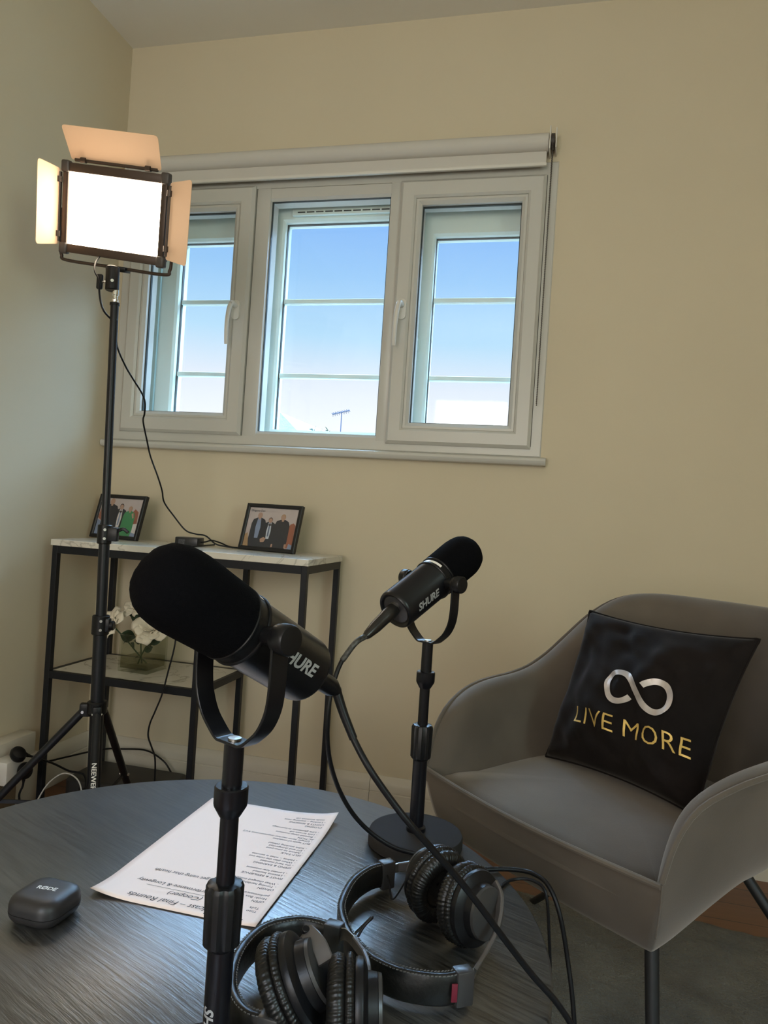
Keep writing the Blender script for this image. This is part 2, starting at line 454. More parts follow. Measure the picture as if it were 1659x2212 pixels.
# reveal lining between the two windows
t = .012
for lo, hi in (((WX0+.0005, .063, WZ0+.009), (WX0+t, .30, WZ1)), ((WX1-t, .063, WZ0+.009), (WX1-.0005, .30, WZ1)), ((WX0+t, .063, WZ1-t), (WX1-t, .30, WZ1-.0005)), ((WX0+t, .063, WZ0+.009), (WX1-t, .30, WZ0+.009+t))):
    box(bm, lo, hi)
obj('reveal_lining', bm, upvc_out, w2, smooth=False)
OY0, OY1 = .115, .175
bm = BM()
ring_frame(bm, WX0+t+.001, WX1-t-.001, WZ0+.009+t+.001, WZ1-t-.001, .06, .05, .045, .055, OY0, OY1, .003)
box(bm, (.445, OY0+.001, 1.14), (.505, OY1, 1.96), .003); box(bm, (.925, OY0+.001, 1.14), (.985, OY1, 1.96), .003)
obj('window_frame', bm, upvc_out, w2, angle=25)
def outer_light(x0, x1, z0, z1, gx0, gx1, gz0, gz1, hz=None):
    bm = BM()
    ring_frame(bm, x0, x1, z0, z1, gx0-x0, x1-gx1, gz0-z0, z1-gz1, OY0-.014, OY1-.012, .004, .008)
    s = obj('sash', bm, upvc_out, w2, angle=22)
    bm = BM(); ring_frame(bm, gx0-.001, gx1+.001, gz0-.001, gz1+.001, .003, .003, .003, .003, OY0+.010, OY0+.022, .0004); obj('gasket', bm, gasket, s, smooth=False)
    bm = BM(); box(bm, (gx0-.005, .138, gz0-.005), (gx1+.005, .144, gz1+.005)); obj('pane', bm, gl_out, s, smooth=False)
    for z in (1.618, 1.366):
        bm = BM(); box(bm, (gx0-.002, .128, z-.0075), (gx1+.002, .150, z+.0075), .002); obj('glazing_bar', bm, upvc_out, s, smooth=False)
    return s
outer_light(.105, .455, 1.155, 1.905, .172, .418, 1.215, 1.823)
outer_light(.500, .935, 1.150, 1.935, .556, .915, 1.180, 1.878)
s = outer_light(.975, 1.385, 1.150, 1.895, 1.072, 1.345, 1.210, 1.816)
# handle of the outer right light, seen through the inner glass
bm = BM()
merge(bm, (lambda t: (prism(t, rrect(.024, .060, .011), 0, .009), t)[1])(BM()), M=Matrix.Translation((1.032, OY0-.013, 1.470)) @ Matrix.Rotation(PI/2, 4, 'X'))
tube(bm, [(1.032, .095, 1.482), (1.034, .078, 1.482), (1.036, .070, 1.458), (1.034, .070, 1.41), (1.030, .075, 1.375)], .007, 10, 6)
obj('window_handle', bm, upvc_out, s)
# trickle vent on the middle light
bm = BM(); box(bm, (.585, OY0-.030, 1.892), (.925, OY0-.0145, 1.918), .003); tv = obj('trickle_vent', bm, upvc_out, w2, angle=30)
bm = BM()
for i in range(10):
    x = .605+i*.032
    box(bm, (x, OY0-.0318, 1.900), (x+.026, OY0-.0295, 1.9035))
obj('vent_slots', bm, gasket, tv, smooth=False)

# ------------------------------------------------------------------ window behind the camera (light source of the room)
w3 = bpy.data.objects.new('window_3', None); COL.objects.link(w3); w3['kind'] = 'structure'; INV['window_3'] = Matrix.Identity(4)
bm = BM(); Mf = Matrix.Translation((FW[0]+FW[1], 2*RY-.02, 0)) @ Matrix.Rotation(PI, 4, 'Z')
ring_frame(bm, FW[0], FW[1], FW[2], FW[3], .06, .06, .06, .06, RY-.02, RY-.09, .003, M=None)
box(bm, ((FW[0]+FW[1])/2-.03, RY-.085, FW[2]+.05), ((FW[0]+FW[1])/2+.03, RY-.025, FW[3]-.05), .002)
obj('window_frame', bm, upvc, w3, angle=25)
bm = BM(); box(bm, (FW[0]+.05, RY-.06, FW[2]+.05), (FW[1]-.05, RY-.055, FW[3]-.05)); obj('pane', bm, gl_in, w3, smooth=False)

# ================================================================== ROLLER BLIND
rb = thing('roller_blind', 'white roller blind rolled up above the window, with its side bracket at the right end', 'blind', (.74, -.03, 1.96))
bm = BM()
bx0, bx1 = .050, 1.415
def yz_sweep(bm, prof, x0, x1):
    a = [bm.verts.new((x0, y, z)) for y, z in prof]; b = [bm.verts.new((x1, y, z)) for y, z in prof]
    for i in range(len(prof)): bm.faces.new((a[i], a[(i+1) % len(prof)], b[(i+1) % len(prof)], b[i]))
    bm.faces.new(a); bm.faces.new(b)
fabric = mat('blind_fabric', (.56, .53, .48), .75, bump=(900, .2, .0004))
yz_sweep(bm, [(-.034+.025*math.cos(a), 2.026+.026*math.sin(a)) for a in [2*PI*i/28 for i in range(28)]], bx0, bx1)
obj('fabric_roll', bm, fabric, rb)
bm = BM(); box(bm, (bx0+.004, -.036, 1.966), (bx1-.004, -.0335, 2.005)); obj('blind_fabric', bm, fabric, rb, smooth=False)
bm = BM(); box(bm, (bx0+.002, -.041, 1.957), (bx1-.002, -.029, 1.968), .003); obj('bottom_rail', bm, white_plastic, rb)
for x in (bx0-.006, bx1+.002):
    bm = BM(); box(bm, (x, -.062, 1.995), (x+.004, -.0005, 2.062), .0015)
    if x > 1:
        box(bm, (x+.018, -.058, 2.000), (x+.021, -.0005, 2.058), .001)
    obj('bracket', bm, white_plastic, rb)
bm = BM(); cyl(bm, (bx1+.007, -.034, 2.028), (bx1+.017, -.034, 2.028), .022, n=28); obj('chain_wheel', bm, mat('wheel_dark', (.05, .04, .035), .5), rb)
chain_m = mat('bead_chain_metal', (.10, .085, .075), .4, metal=.6)
for side, (ya, yb) in enumerate(((-.054, -.046), (-.016, -.030))):
    bm = BM()
    top = V((bx1+.012, ya, 2.02)); bot = V((bx1+.012, yb, 1.262))
    if side == 0: bot.z += .003
    n = 150
    for i in range(n):
        p = top.lerp(bot, i/(n-1))
        bmesh.ops.create_icosphere(bm, subdivisions=1, radius=.0021, matrix=Matrix.Translation(p))
    cyl(bm, top, bot, .0007, n=6)
    c = obj('bead_chain', bm, chain_m, rb)

# ================================================================== COFFEE TABLE
TC = V((1.128, -1.419, 0)); TR = .410; TZ = .45
tw = table_wood()
ct = thing('coffee_table', 'round black wood-grain coffee table in the foreground carrying paper, microphones and headphones', 'table', (TC.x, TC.y, 0))
bm = BM(); lathe(bm, [(TR-.004, TZ-.022), (TR, TZ-.019), (TR, TZ-.003), (TR-.003, TZ)], Matrix.Translation((TC.x, TC.y, 0)), 128)
obj('tabletop', bm, tw, ct, angle=50)
for a in (45, 135, 225, 315):
    d = V((math.cos(math.radians(a)), math.sin(math.radians(a)), 0))
    bm = BM(); cyl(bm, TC+d*.30+V((0, 0, .024)), TC+d*.24+V((0, 0, TZ-.022)), .013, .018, n=20)
    obj('leg', bm, tw, ct)
bm = BM()
for a in (0, 90): box(bm, (-.26, -.02, TZ-.045), (.26, .02, TZ-.0225), .002, M=Matrix.Translation((TC.x, TC.y, 0)) @ Matrix.Rotation(math.radians(a+45), 4, 'Z'))
obj('apron_cross', bm, tw, ct)

# ================================================================== CONSOLE TABLE
KX0, KX1, KY0, KY1, KZ = .088, .872, -.348, -.045, .784
mb = marble(); kb = mat('console_black_steel', (.008, .009, .012), .45, spec=.35)
kt = thing('console_table', 'narrow marble-top console table with black metal legs under the window', 'console table', ((KX0+KX1)/2, (KY0+KY1)/2, 0))
bm = BM(); box(bm, (KX0-.004, KY0-.004, KZ-.018), (KX1+.004, KY1+.004, KZ), .0015); obj('tabletop', bm, mb, kt, smooth=False)
bm = BM(); box(bm, (KX0+.016, KY0+.016, .388), (.565, KY1-.016, .402), .001); obj('shelf', bm, mb, kt, smooth=False)
lw = .017; XM = .560
for x in (KX0, XM, KX1-lw):
    for y in (KY0, KY1-lw):
        bm = BM(); box(bm, (x, y, 0.), (x+lw, y+lw, KZ-.0185), .001); obj('leg', bm, kb, kt, smooth=False)
bm = BM()
z0, z1 = KZ-.040, KZ-.0186
box(bm, (KX0+lw, KY0, z0), (KX1-lw, KY0+lw, z1)); box(bm, (KX0+lw, KY1-lw, z0), (KX1-lw, KY1, z1))
box(bm, (KX0, KY0+lw, z0), (KX0+lw, KY1-lw, z1)); box(bm, (KX1-lw, KY0+lw, z0), (KX1, KY1-lw, z1))
obj('top_rail', bm, kb, kt, smooth=False)
bm = BM(); z0, z1 = .381, .402
box(bm, (KX0+lw, KY0, z0), (XM, KY0+lw-.001, z1)); box(bm, (KX0+lw, KY1-lw+.001, z0), (XM, KY1, z1))
box(bm, (KX0, KY0+lw, z0), (KX0+lw-.001, KY1-lw, z1)); box(bm, (XM+.006, KY0+lw, z0), (XM+lw, KY1-lw, z1))
obj('shelf_rail', bm, kb, kt, smooth=False)

# ================================================================== ARMCHAIR
AM = V((1.489, -1.042, 0)); AX = V((.76, -.65, 0)); AY = V((.65, .76, 0))
def A(x, y, z): return AM+AX*x+AY*y+V((0, 0, z))
vel = velvet('grey_velvet', (.100, .081, .064), .38, 6, .20)
ch = thing('armchair', 'grey velvet tub armchair with piped edges and black metal legs, right of the table', 'armchair', A(0, .25, 0))
# half outline of the outer edge, front corner -> centre of the back: (x, y, top z, seat-level inset, thickness)
half = [(.235, .000, .478, .000, .030), (.240, .016, .532, .003, .034), (.249, .044, .570, .009, .038), (.270, .105, .594, .018, .042), (.282, .155, .603, .024, .044),
        (.289, .205, .607, .028, .045), (.291, .255, .610, .030, .045), (.290, .305, .620, .031, .046), (.284, .355, .646, .032, .046), (.272, .400, .686, .032, .046),
        (.254, .445, .732, .032, .046), (.228, .484, .765, .032, .046), (.195, .512, .781, .032, .046), (.150, .532, .787, .032, .046), (.100, .545, .788, .032, .046), (.050, .552, .788, .032, .046), (0, .555, .788, .032, .046)]
full = half + [(-x, y, z, s, th) for x, y, z, s, th in half[-2::-1]]
C0 = V((0, .27))
def inw(x, y, d):
    v = C0-V((x, y)); v = V((v.x*1.0, v.y*.9)); return V((x, y))+v.normalized()*d
def ring_at(k):
    rings = []
    x, y, z, s, th = full[k]
    fr = max(0., 1-y/.06)                       # 1 at the front corners
    q = inw(x, y, s)
    yy = min(1, y/.20); bb = inw(x, y, .034+.096*yy); zb = .372
    mid = inw(x, y, s+.006*yy+.001)
    b0 = inw(x, y, .064+.096*yy)
    P = [A(b0.x, b0.y, zb-.014), A(bb.x, bb.y, zb-.006), A(*inw(x, y, .016+.073*yy), zb+.024), A(mid.x, mid.y, .445), A(*inw(x, y, s*.45), .445+(z-.445)*.55), A(x, y, z-.006)]
    i1 = inw(x, y, th*.35); i2 = inw(x, y, th*.85); i3 = inw(x, y, th+.006)
    P += [A(i1.x, i1.y, z+.004*(1-fr)), A(i2.x, i2.y, z-.002), A(i3.x, i3.y, max(z-.028, .452))]
    i4 = inw(x, y, th+.006+s*.5); P.append(A(i4.x, i4.y, .446+(z-.446)*.45 if z > .5 else .448))
    i5 = inw(x, y, th+.010+s*.9); P.append(A(i5.x, i5.y, .440))
    return P
bm = BM()
# seats' front apron: columns between the two front corners
cols = [ring_at(k) for k in range(len(full))]
vs = [[bm.verts.new(p) for p in c] for c in cols]
for a, b in zip(vs, vs[1:]):
    for j in range(len(a)-1): bm.faces.new((a[j], b[j], b[j+1], a[j+1]))
# apron
NA = 12
left, right = cols[-1], cols[0]
ap = []
for i in range(NA+1):
    t = i/NA; row = []
    bow = .020*math.sin(PI*t)
    for j in range(6):
        p = left[j].lerp(right[j], t) - AY*bow*(.35+.65*j/5)
        row.append(p)
    row[5].z = .466; row[4].z = .458
    row.append(left[8].lerp(right[8], t) - AY*(bow-.006)); row[6].z = .440
    ap.append(row)
av = [[bm.verts.new(p) for p in r] for r in ap]
for a, b in zip(av, av[1:]):
    for j in range(6): bm.faces.new((a[j], b[j], b[j+1], a[j+1]))
# underside
cen = bm.verts.new(A(0, .26, .325))
loop = [v[0] for v in vs] + [r[0] for r in av[1:-1]]
loop = [v[0] for v in vs] + [r[0] for r in av]
for i in range(len(loop)):
    try: bm.faces.new((loop[i], loop[(i+1) % len(loop)], cen))
    except ValueError: pass
# closed arm ends and the deck below the cushion
for e_ in (vs[0], vs[-1]):
    for q_ in ((e_[5], e_[6], e_[7], e_[8]), (e_[8], e_[9], e_[10])):
        try: bm.faces.new(q_)
        except ValueError: pass
dk = bm.verts.new(A(0, .26, .437))
loop = [v[10] for v in vs]+[r[6] for r in av]
for i in range(len(loop)):
    try: bm.faces.new((loop[i], loop[(i+1) % len(loop)], dk))
    except ValueError: pass
cl_ = bm.edges.layers.float.new('crease_edge')
def crease(a_, b_, val):
    e_ = bm.edges.get((a_, b_))
    if e_: e_[cl_] = val
for a, b in zip(vs, vs[1:]): crease(a[5], b[5], 1.); crease(a[1], b[1], .5)
for a, b in zip(av, av[1:]): crease(a[5], b[5], 1.); crease(a[1], b[1], .5)
for c_ in (vs[0], vs[-1], av[0], av[-1]):
    for j in range(1, 5): crease(c_[j], c_[j+1], .75)
bmesh.ops.remove_doubles(bm, verts=bm.verts, dist=.0012)
shell = obj('shell', bm, vel, ch, angle=80)
md = shell.modifiers.new('sub', 'SUBSURF'); md.levels = 2; md.render_levels = 2
# piping along the outer edge of the shell and the seat front
pipe_m = velvet('grey_velvet_piping', (.100, .081, .064), .4)
def bsp(P): return [P[0]]+[(P[i-1]+P[i]*4+P[i+1])/6 for i in range(1, len(P)-1)]+[P[-1]]
bm = BM(); tube(bm, [p+V((0, 0, .002)) for p in bsp([V(c[5]) for c in cols])], .0040, 8, 3); obj('arm_piping', bm, pipe_m, ch)
bm = BM(); tube(bm, [p+V((0, 0, .003))-AY*.001 for p in bsp([V(r[5]) for r in ap])], .0042, 8, 3); obj('seat_piping', bm, pipe_m, ch)
# corner seams
bm = BM()
tube(bm, [p+AX*.0012-AY*.0012 for p in right[2:6]], .0012, 6, 4); obj('corner_seam', bm, pipe_m, ch); # seat cushion
bm = BM()
inner = [(x, y) for x, y, *_ in [(*inw(f[0], f[1], f[4]+.004+.4*f[3]), ) for f in full]]
inner = [inw(f[0], f[1], .012 if f[1] < .02 else (f[4]+.004+.4*f[3])*min(1, .5+f[1]/.12)) for f in full]
front = [V((-.229+.458*i/10, .005-.017*math.sin(PI*i/10))) for i in range(0, 11)]
outl = [V(p) for p in inner]+front
cc = V((0, .24))
NR = 8
rings = []
for r in range(NR+1):
    f = 1-r/NR*.98
    zz = .452+.020*(1-f**6)+.006*(1-f*f)
    rings.append([bm.verts.new(A(cc.x+(p.x-cc.x)*f, cc.y+(p.y-cc.y)*f, zz)) for p in outl])
base = [bm.verts.new(A(p.x, p.y, .43)) for p in outl]
rings = [base]+rings
for a, b in zip(rings, rings[1:]):
    n = len(a)
    for i in range(n): bm.faces.new((a[i], a[(i+1) % n], b[(i+1) % n], b[i]))
bm.faces.new(rings[-1])
sc = obj('seat_cushion', bm, vel, ch, angle=80)
leg_m = mat('chair_leg_metal', (.010, .010, .010), .5)
for a, b in ((A(.200, .042, .368), A(.262, -.010, .030)), (A(-.188, .045, .365), A(-.235, -.012, .030)), (A(.125, .40, .362), A(.400, .480, .014)), (A(-.02, .27, .352), A(-.400, .497, .026))):
    bm = BM(); cyl(bm, a, b, .0095, .0075, n=16); lathe(bm, [(.0085, -.012), (.0085, 0.004)], Matrix.Translation(b), 14)
    obj('leg', bm, leg_m, ch)

# ------------------------------------------------------------------ scatter cushion on the chair
vb = velvet('black_velvet', (.0085, .0062, .0058), .09, 11, .35); vb.node_tree.nodes['Principled BSDF'].inputs['Specular IOR Level'].default_value = .15
cu = thing('cushion', 'black velvet cushion with silver infinity sign and gold LIVE MORE lettering', 'cushion', A(0, .22, .476))
CB = [V((-.166, .236, .478)), V((.140, .236, .478)), V((-.176, .352, .750)), V((.163, .352, .752))]   # BL BR TL TR in chair frame
def cush(u, v, side, off=0.):
    """u,v in 0..1; side +1 = front (towards the table)"""
    a = 2*u-1; b = 2*v-1
    pinch = .070
    ua = a*(1-pinch*(1-b*b)); vb_ = b*(1-pinch*1.1*(1-a*a))
    U, W = (ua+1)/2, (vb_+1)/2
    p = CB[0].lerp(CB[1], U).lerp(CB[2].lerp(CB[3], U), W)
    ex = (CB[1]-CB[0]).normalized(); ey = (CB[2]-CB[0]).normalized(); n = ey.cross(ex)   # towards -y (front)
    if n.y > 0: n = -n
    puff = max(0, (1-a*a))**.42*max(0, (1-b*b))**.42
    wr = noise.noise(V((a*2.3, b*2.1, 3.7)))*.013+noise.noise(V((a*5.5+b*2, b*4, 9.)))*.006+noise.noise(V((a*4+b*6, b*3-a*2, 4.)))*.007*min(1, abs(b+.1)*1.6)
    edge = min(1, (1-abs(a))*6)*min(1, (1-abs(b))*6)
    p = p + n*side*(puff*(.056-.010*b)+wr*edge+off)
    return A(p.x, p.y, p.z)
bm = BM(); N = 44
front = grid(bm, lambda u, v: cush(u, v, 1), N, N)
back = grid(bm, lambda u, v: cush(u, v, -1), N, N)
bmesh.ops.remove_doubles(bm, verts=bm.verts, dist=.0006)
cover = obj('cover', bm, vb, cu, angle=120)
bm = BM()
loop = [cush(i/30, 0, 1) for i in range(30)]+[cush(1, i/30, 1) for i in range(30)]+[cush(1-i/30, 1, 1) for i in range(30)]+[cush(0, 1-i/30, 1) for i in range(31)]
tube(bm, loop, .0022, 6, 2); obj('edge_seam', bm, vb, cu)
# prints
def on_cushion(bm, off=.0022):
    warp(bm, lambda c: cush(c.x, c.y, 1, off+c.z))
gold_print = mat('gold_foil_print', (.62, .42, .12), .42, metal=.35)
silver_print = mat('silver_foil_print', (.52, .47, .45), .38, metal=.45, vary=(30, .2))
L0, L1 = V((.125, .478)), V((.735, .366))          # text baseline in cushion uv
def place_text(s, a, b, height, nm):
    t = text_bm(s, 1., offset=-.007, space=1.05)
    xs = [v.co.x for v in t.verts]; ys = [v.co.y for v in t.verts]
    x0, x1, y0, y1 = min(xs), max(xs), min(ys), max(ys)
    ex = (b-a); ey = V((-ex.y, ex.x)).normalized()*height
    ey = V((-.02, height))
    warp(t, lambda c: V((*(a+ex*((c.x-x0)/(x1-x0))+ey*((c.y-y0)/(y1-y0))), 0)))
    dice(t, .012, 0); dice(t, .012, 1); on_cushion(t)
    return obj(nm, t, gold_print, cu, smooth=False)
CU_TXT = [('LIVE', (.229, .237), (.515, .236), .100), ('MORE', (.573, .238), (.955, .254), .100)]
for s_, a_, b_, h_ in CU_TXT: place_text(s_, V(a_), V(b_), h_, 'lettering')
def ribbon(pts, w, nm):
    bm = BM(); P = [V(p) for p in pts]; prev = None
    for i, p in enumerate(P):
        tg = (P[min(i+1, len(P)-1)]-P[max(i-1, 0)]).normalized(); nn = V((-tg.y, tg.x))
        cur = (bm.verts.new((*(p+nn*w/2), 0)), bm.verts.new((*(p, )[0], 0)), bm.verts.new((*(p-nn*w/2), 0)))
        if prev: bm.faces.new((prev[0], cur[0], cur[1], prev[1])); bm.faces.new((prev[1], cur[1], cur[2], prev[2]))
        prev = cur
    return bm
LOOP = [(.543, .480), (.525, .456), (.493, .434), (.447, .434), (.410, .457), (.388, .497), (.372, .548), (.391, .594), (.436, .616), (.484, .612), (.530, .577), (.567, .530), (.611, .480), (.655, .446), (.700, .431), (.744, .441), (.774, .471), (.779, .514), (.764, .560), (.728, .600), (.690, .615), (.655, .610), (.626, .590), (.606, .565)]
def smooth2(P): return [V((q.x, q.y)) for q in catmull([V((x, y, 0)) for x, y in P], 6)]
bm = ribbon(smooth2(LOOP), .037, 'i')
t_ = BM()
E_ = None
merge(t_, bm)
on_cushion(t_); obj('infinity_sign', t_, silver_print, cu, smooth=False)
# ================================================================== RUG
def fur():
    m = mat('cream_fur', (.105, .092, .064), .95, sheen=.12, vary=(7, .3), bump=(200, 1., .006))
    return m
bm = BM()
RGC = V((1.75, -1.28)); 
def rug_pt(u, v):
    a = u*2*PI
    ca, sa = math.cos(a), math.sin(a)
    R = 1/((abs(ca)/.86)**4.5+(abs(sa)/.955)**4.5)**(1/4.5)+.012*math.sin(a*9+1)+.010*math.sin(a*17)+.008*math.sin(a*31+2)
    r = R*v
    x = RGC.x+r*ca; y = RGC.y+r*sa
    z = .003+.024*min(1, (1-v)*14)**.6 + .010*noise.noise(V((x*14, y*14, 0)))+.004*noise.noise(V((x*46, y*46, 5)))+.003*noise.noise(V((x*110, y*110, 2)))
    return V((x, y, max(z, .002)))
grid(bm, rug_pt, 260, 130)
bmesh.ops.remove_doubles(bm, verts=bm.verts, dist=.00005)
tag(obj('rug', bm, fur(), angle=180), 'cream faux-fur rug on the wooden floor beneath the armchair', 'rug')

# ================================================================== PAPER
pp = thing('paper_sheet', 'white A4 sheet of handwritten-style notes lying upside down on the coffee table', 'paper', (1.114, -1.27, TZ))
px0, px1, py0, py1 = 1.0105, 1.2185, -1.4235, -1.1165
paper_m = mat('white_paper', (.90, .745, .68), .7)
def paper_z(x, y):
    z = TZ+.0012
    d = math.hypot(x-px0, y-py0); z += .006*max(0, 1-d/.06)**2
    d = math.hypot(x-px1, y-py1); z += .009*max(0, 1-d/.09)**2
    d = max(0, 1-(px1-x)/.02); z += .0016*d
    return z
bm = BM()
grid(bm, lambda u, v: V((px0+(px1-px0)*u, py0+(py1-py0)*v, paper_z(px0+(px1-px0)*u, py0+(py1-py0)*v))), 24, 34)
sheet = obj('sheet', bm, paper_m, pp, angle=180)
sd = sheet.modifiers.new('s', 'SOLIDIFY'); sd.thickness = .0003; sd.offset = 0
ink = mat('ink', (.03, .03, .035), .6)
bmT = BM()
def ptxt(s, x, y, size, shear=.15, w=None):
    t = text_bm(s, size, shear=shear, offset=0)
    M = Matrix.Translation((x, y, 0)) @ Matrix.Rotation(PI, 4, 'Z')
    bmesh.ops.transform(t, matrix=M, verts=t.verts)
    warp(t, lambda c: V((c.x, c.y, paper_z(c.x, c.y)+.0005)))
    merge(bmT, t)
ptxt("Live More", 1.2000, -1.4130, .0115, .25)
ptxt("Podcast \u2013 Final Rounds", 1.1690, -1.4050, .0125, .3)
ptxt("1  (Cooper)", 1.1500, -1.3880, .0115, .3)
ptxt("On Performance & Longevity", 1.1560, -1.3720, .0095, .2)
ptxt("why", 1.1450, -1.3610, .0080, .2)
ptxt("will get using that health", 1.1380, -1.3440, .0090, .2)
lines = ["Theo", "Tada", "", "OPEN", "Hook: Box on", "performance on", "", "ORIGIN", "- Turning hardship", "- What changed inside", "", "PIVOT & RESILIENCE", "- Lessons learned", "- Lowest low moment", "",
         "SPEND & EARNING", "- the hard mindset", "- When plan the rules out", "- Habits \u2013 what is success", "", "SELF-TALK", "- Advice to your past", "- EIV and (Longevity)", "- habit stacking (sleep)", "", "BUY again of mistakes", "- Longer term marker improvement KCS",
         "ACTION", "- Beyond sleep moment", "- Less screen off", "- Low glycaemic in mornings", "", "CLOSING", "LIGHTS & SESSIONS", "- Looking \u2013 anything next", "  made business (2)"]
y = -1.3930
for i, s in enumerate(lines):
    if s: ptxt(s, 1.2080+.0*i, y, .0062, .12)
    y += .0073
obj('handwriting', bmT, ink, sheet, smooth=False)
bm = BM(); box(bm, (1.06, -1.3835, TZ+.0017), (1.165, -1.3832, TZ+.0019)); obj('ruled_line', bm, ink, sheet, smooth=False)

# ================================================================== EARBUD CASE
ec = thing('earbud_case', 'small black rounded charging case beside the paper sheet', 'case', (.993, -1.481, TZ))
EC = Matrix.Translation((.9935, -1.4790, TZ)) @ Matrix.Rotation(math.radians(-2), 4, 'Z')
def rsolid(bm, w, d, prof, r, M, n=10):
    """stack of rounded rectangles: prof [(inset, z)]"""
    rings = []
    for ins, z in prof:
        rr = max(r-ins, .002)
        rings.append([bm.verts.new(M @ V((x, y, z))) for x, y in rrect(w-2*ins, d-2*ins, rr, n)])
    for a, b in zip(rings, rings[1:]):
        k = len(a)
        for i in range(k): bm.faces.new((a[i], a[(i+1) % k], b[(i+1) % k], b[i]))
    bm.faces.new(rings[0]); bm.faces.new(rings[-1])
case_m = mat('matte_case_plastic', (.022, .020, .020), .42)
bm = BM(); rsolid(bm, .064, .062, [(.010, .001), (.005, .0025), (.002, .006), (.0003, .010), (0, .0125)], .019, EC); obj('base', bm, case_m, ec, angle=60)
bm = BM(); rsolid(bm, .0637, .0617, [(0, .0131), (0, .018), (.0008, .022), (.0028, .0258), (.006, .0282), (.010, .0292), (.014, .0295)], .019, EC); lid = obj('lid', bm, case_m, ec, angle=60)
t = text_bm('R\u00d8DE', .0088, offset=.0002, align='CENTER'); bmesh.ops.transform(t, matrix=EC @ Matrix.Translation((.000, -.001, .02965)) @ Matrix.Rotation(math.radians(6), 4, 'Z'), verts=t.verts); obj('lettering', t, logo_white, lid, smooth=False)

# ================================================================== MICROPHONE STANDS AND MICROPHONES
def mic_stand(x, y, zt, label):
    s = thing('microphone_stand', label, 'microphone stand', (x, y, TZ), 0, 'desktop microphone stands')
    P = V((x, y, 0))
    T = lambda: Matrix.Translation((x, y, 0))
    bm = BM(); lathe(bm, [(.064, TZ), (.067, TZ+.002), (.067, TZ+.014), (.0655, TZ+.0175), (.062, TZ+.0185), (.012, TZ+.0195)], T(), 64); obj('base', bm, base_metal, s)
    bm = BM(); lathe(bm, [(.0135, TZ+.019), (.0135, TZ+.025), (.0102, TZ+.027), (.0102, .574)], T(), 28); tb_ = obj('lower_tube', bm, stand_metal, s)
    bm = BM()
    n = 40; rr = []
    for z, base in ((.570, .0105), (.574, .0138), (.616, .0146), (.6195, .0130), (.6205, .0100)):
        rr.append([bm.verts.new(P+V(((base+(.0007*math.copysign(1, math.cos(8*a)) if base > .0125 else 0))*math.cos(a), (base+(.0007*math.copysign(1, math.cos(8*a)) if base > .0125 else 0))*math.sin(a), z))) for a in [2*PI*i/n for i in range(n)]])
    for a, b in zip(rr, rr[1:]):
        for i in range(n): bm.faces.new((a[i], a[(i+1) % n], b[(i+1) % n], b[i]))
    bm.faces.new(rr[0]); bm.faces.new(rr[-1])
    obj('clutch', bm, black_plastic, s)
    bm = BM(); lathe(bm, [(.0072, .600), (.0072, .680)], T(), 24); obj('upper_tube', bm, stand_metal, s)
    bm = BM(); lathe(bm, [(.0082, .672), (.0128, .680), (.0132, .682), (.0132, .6945), (.0122, .6955), (.0075, .6955)], T(), 36); obj('collar', bm, stand_metal, s)
    if y < -1.5:
        nr = V((1.517-x, -2.175-y, 0)).normalized(); nr = Matrix.Rotation(math.radians(-38), 3, 'Z') @ nr; sd_ = nr.cross(V((0, 0, 1)))*-1; zt0 = .5285
        t = text_bm('SHURE', .0125, offset=.0004, shear=.15); dice(t, .0012, 1)
        def ws(c):
            a_ = (c.y-.0045)/.0103
            return V((x, y, zt0-c.x))+(nr*math.cos(a_)+sd_*math.sin(a_))*.0104
        warp(t, ws); obj('lettering', t, logo_grey, tb_, smooth=False)
    bm = BM(); lathe(bm, [(.0078, .6945), (.0078, zt)], T(), 28); obj('thread_post', bm, stand_metal, s)
    return s

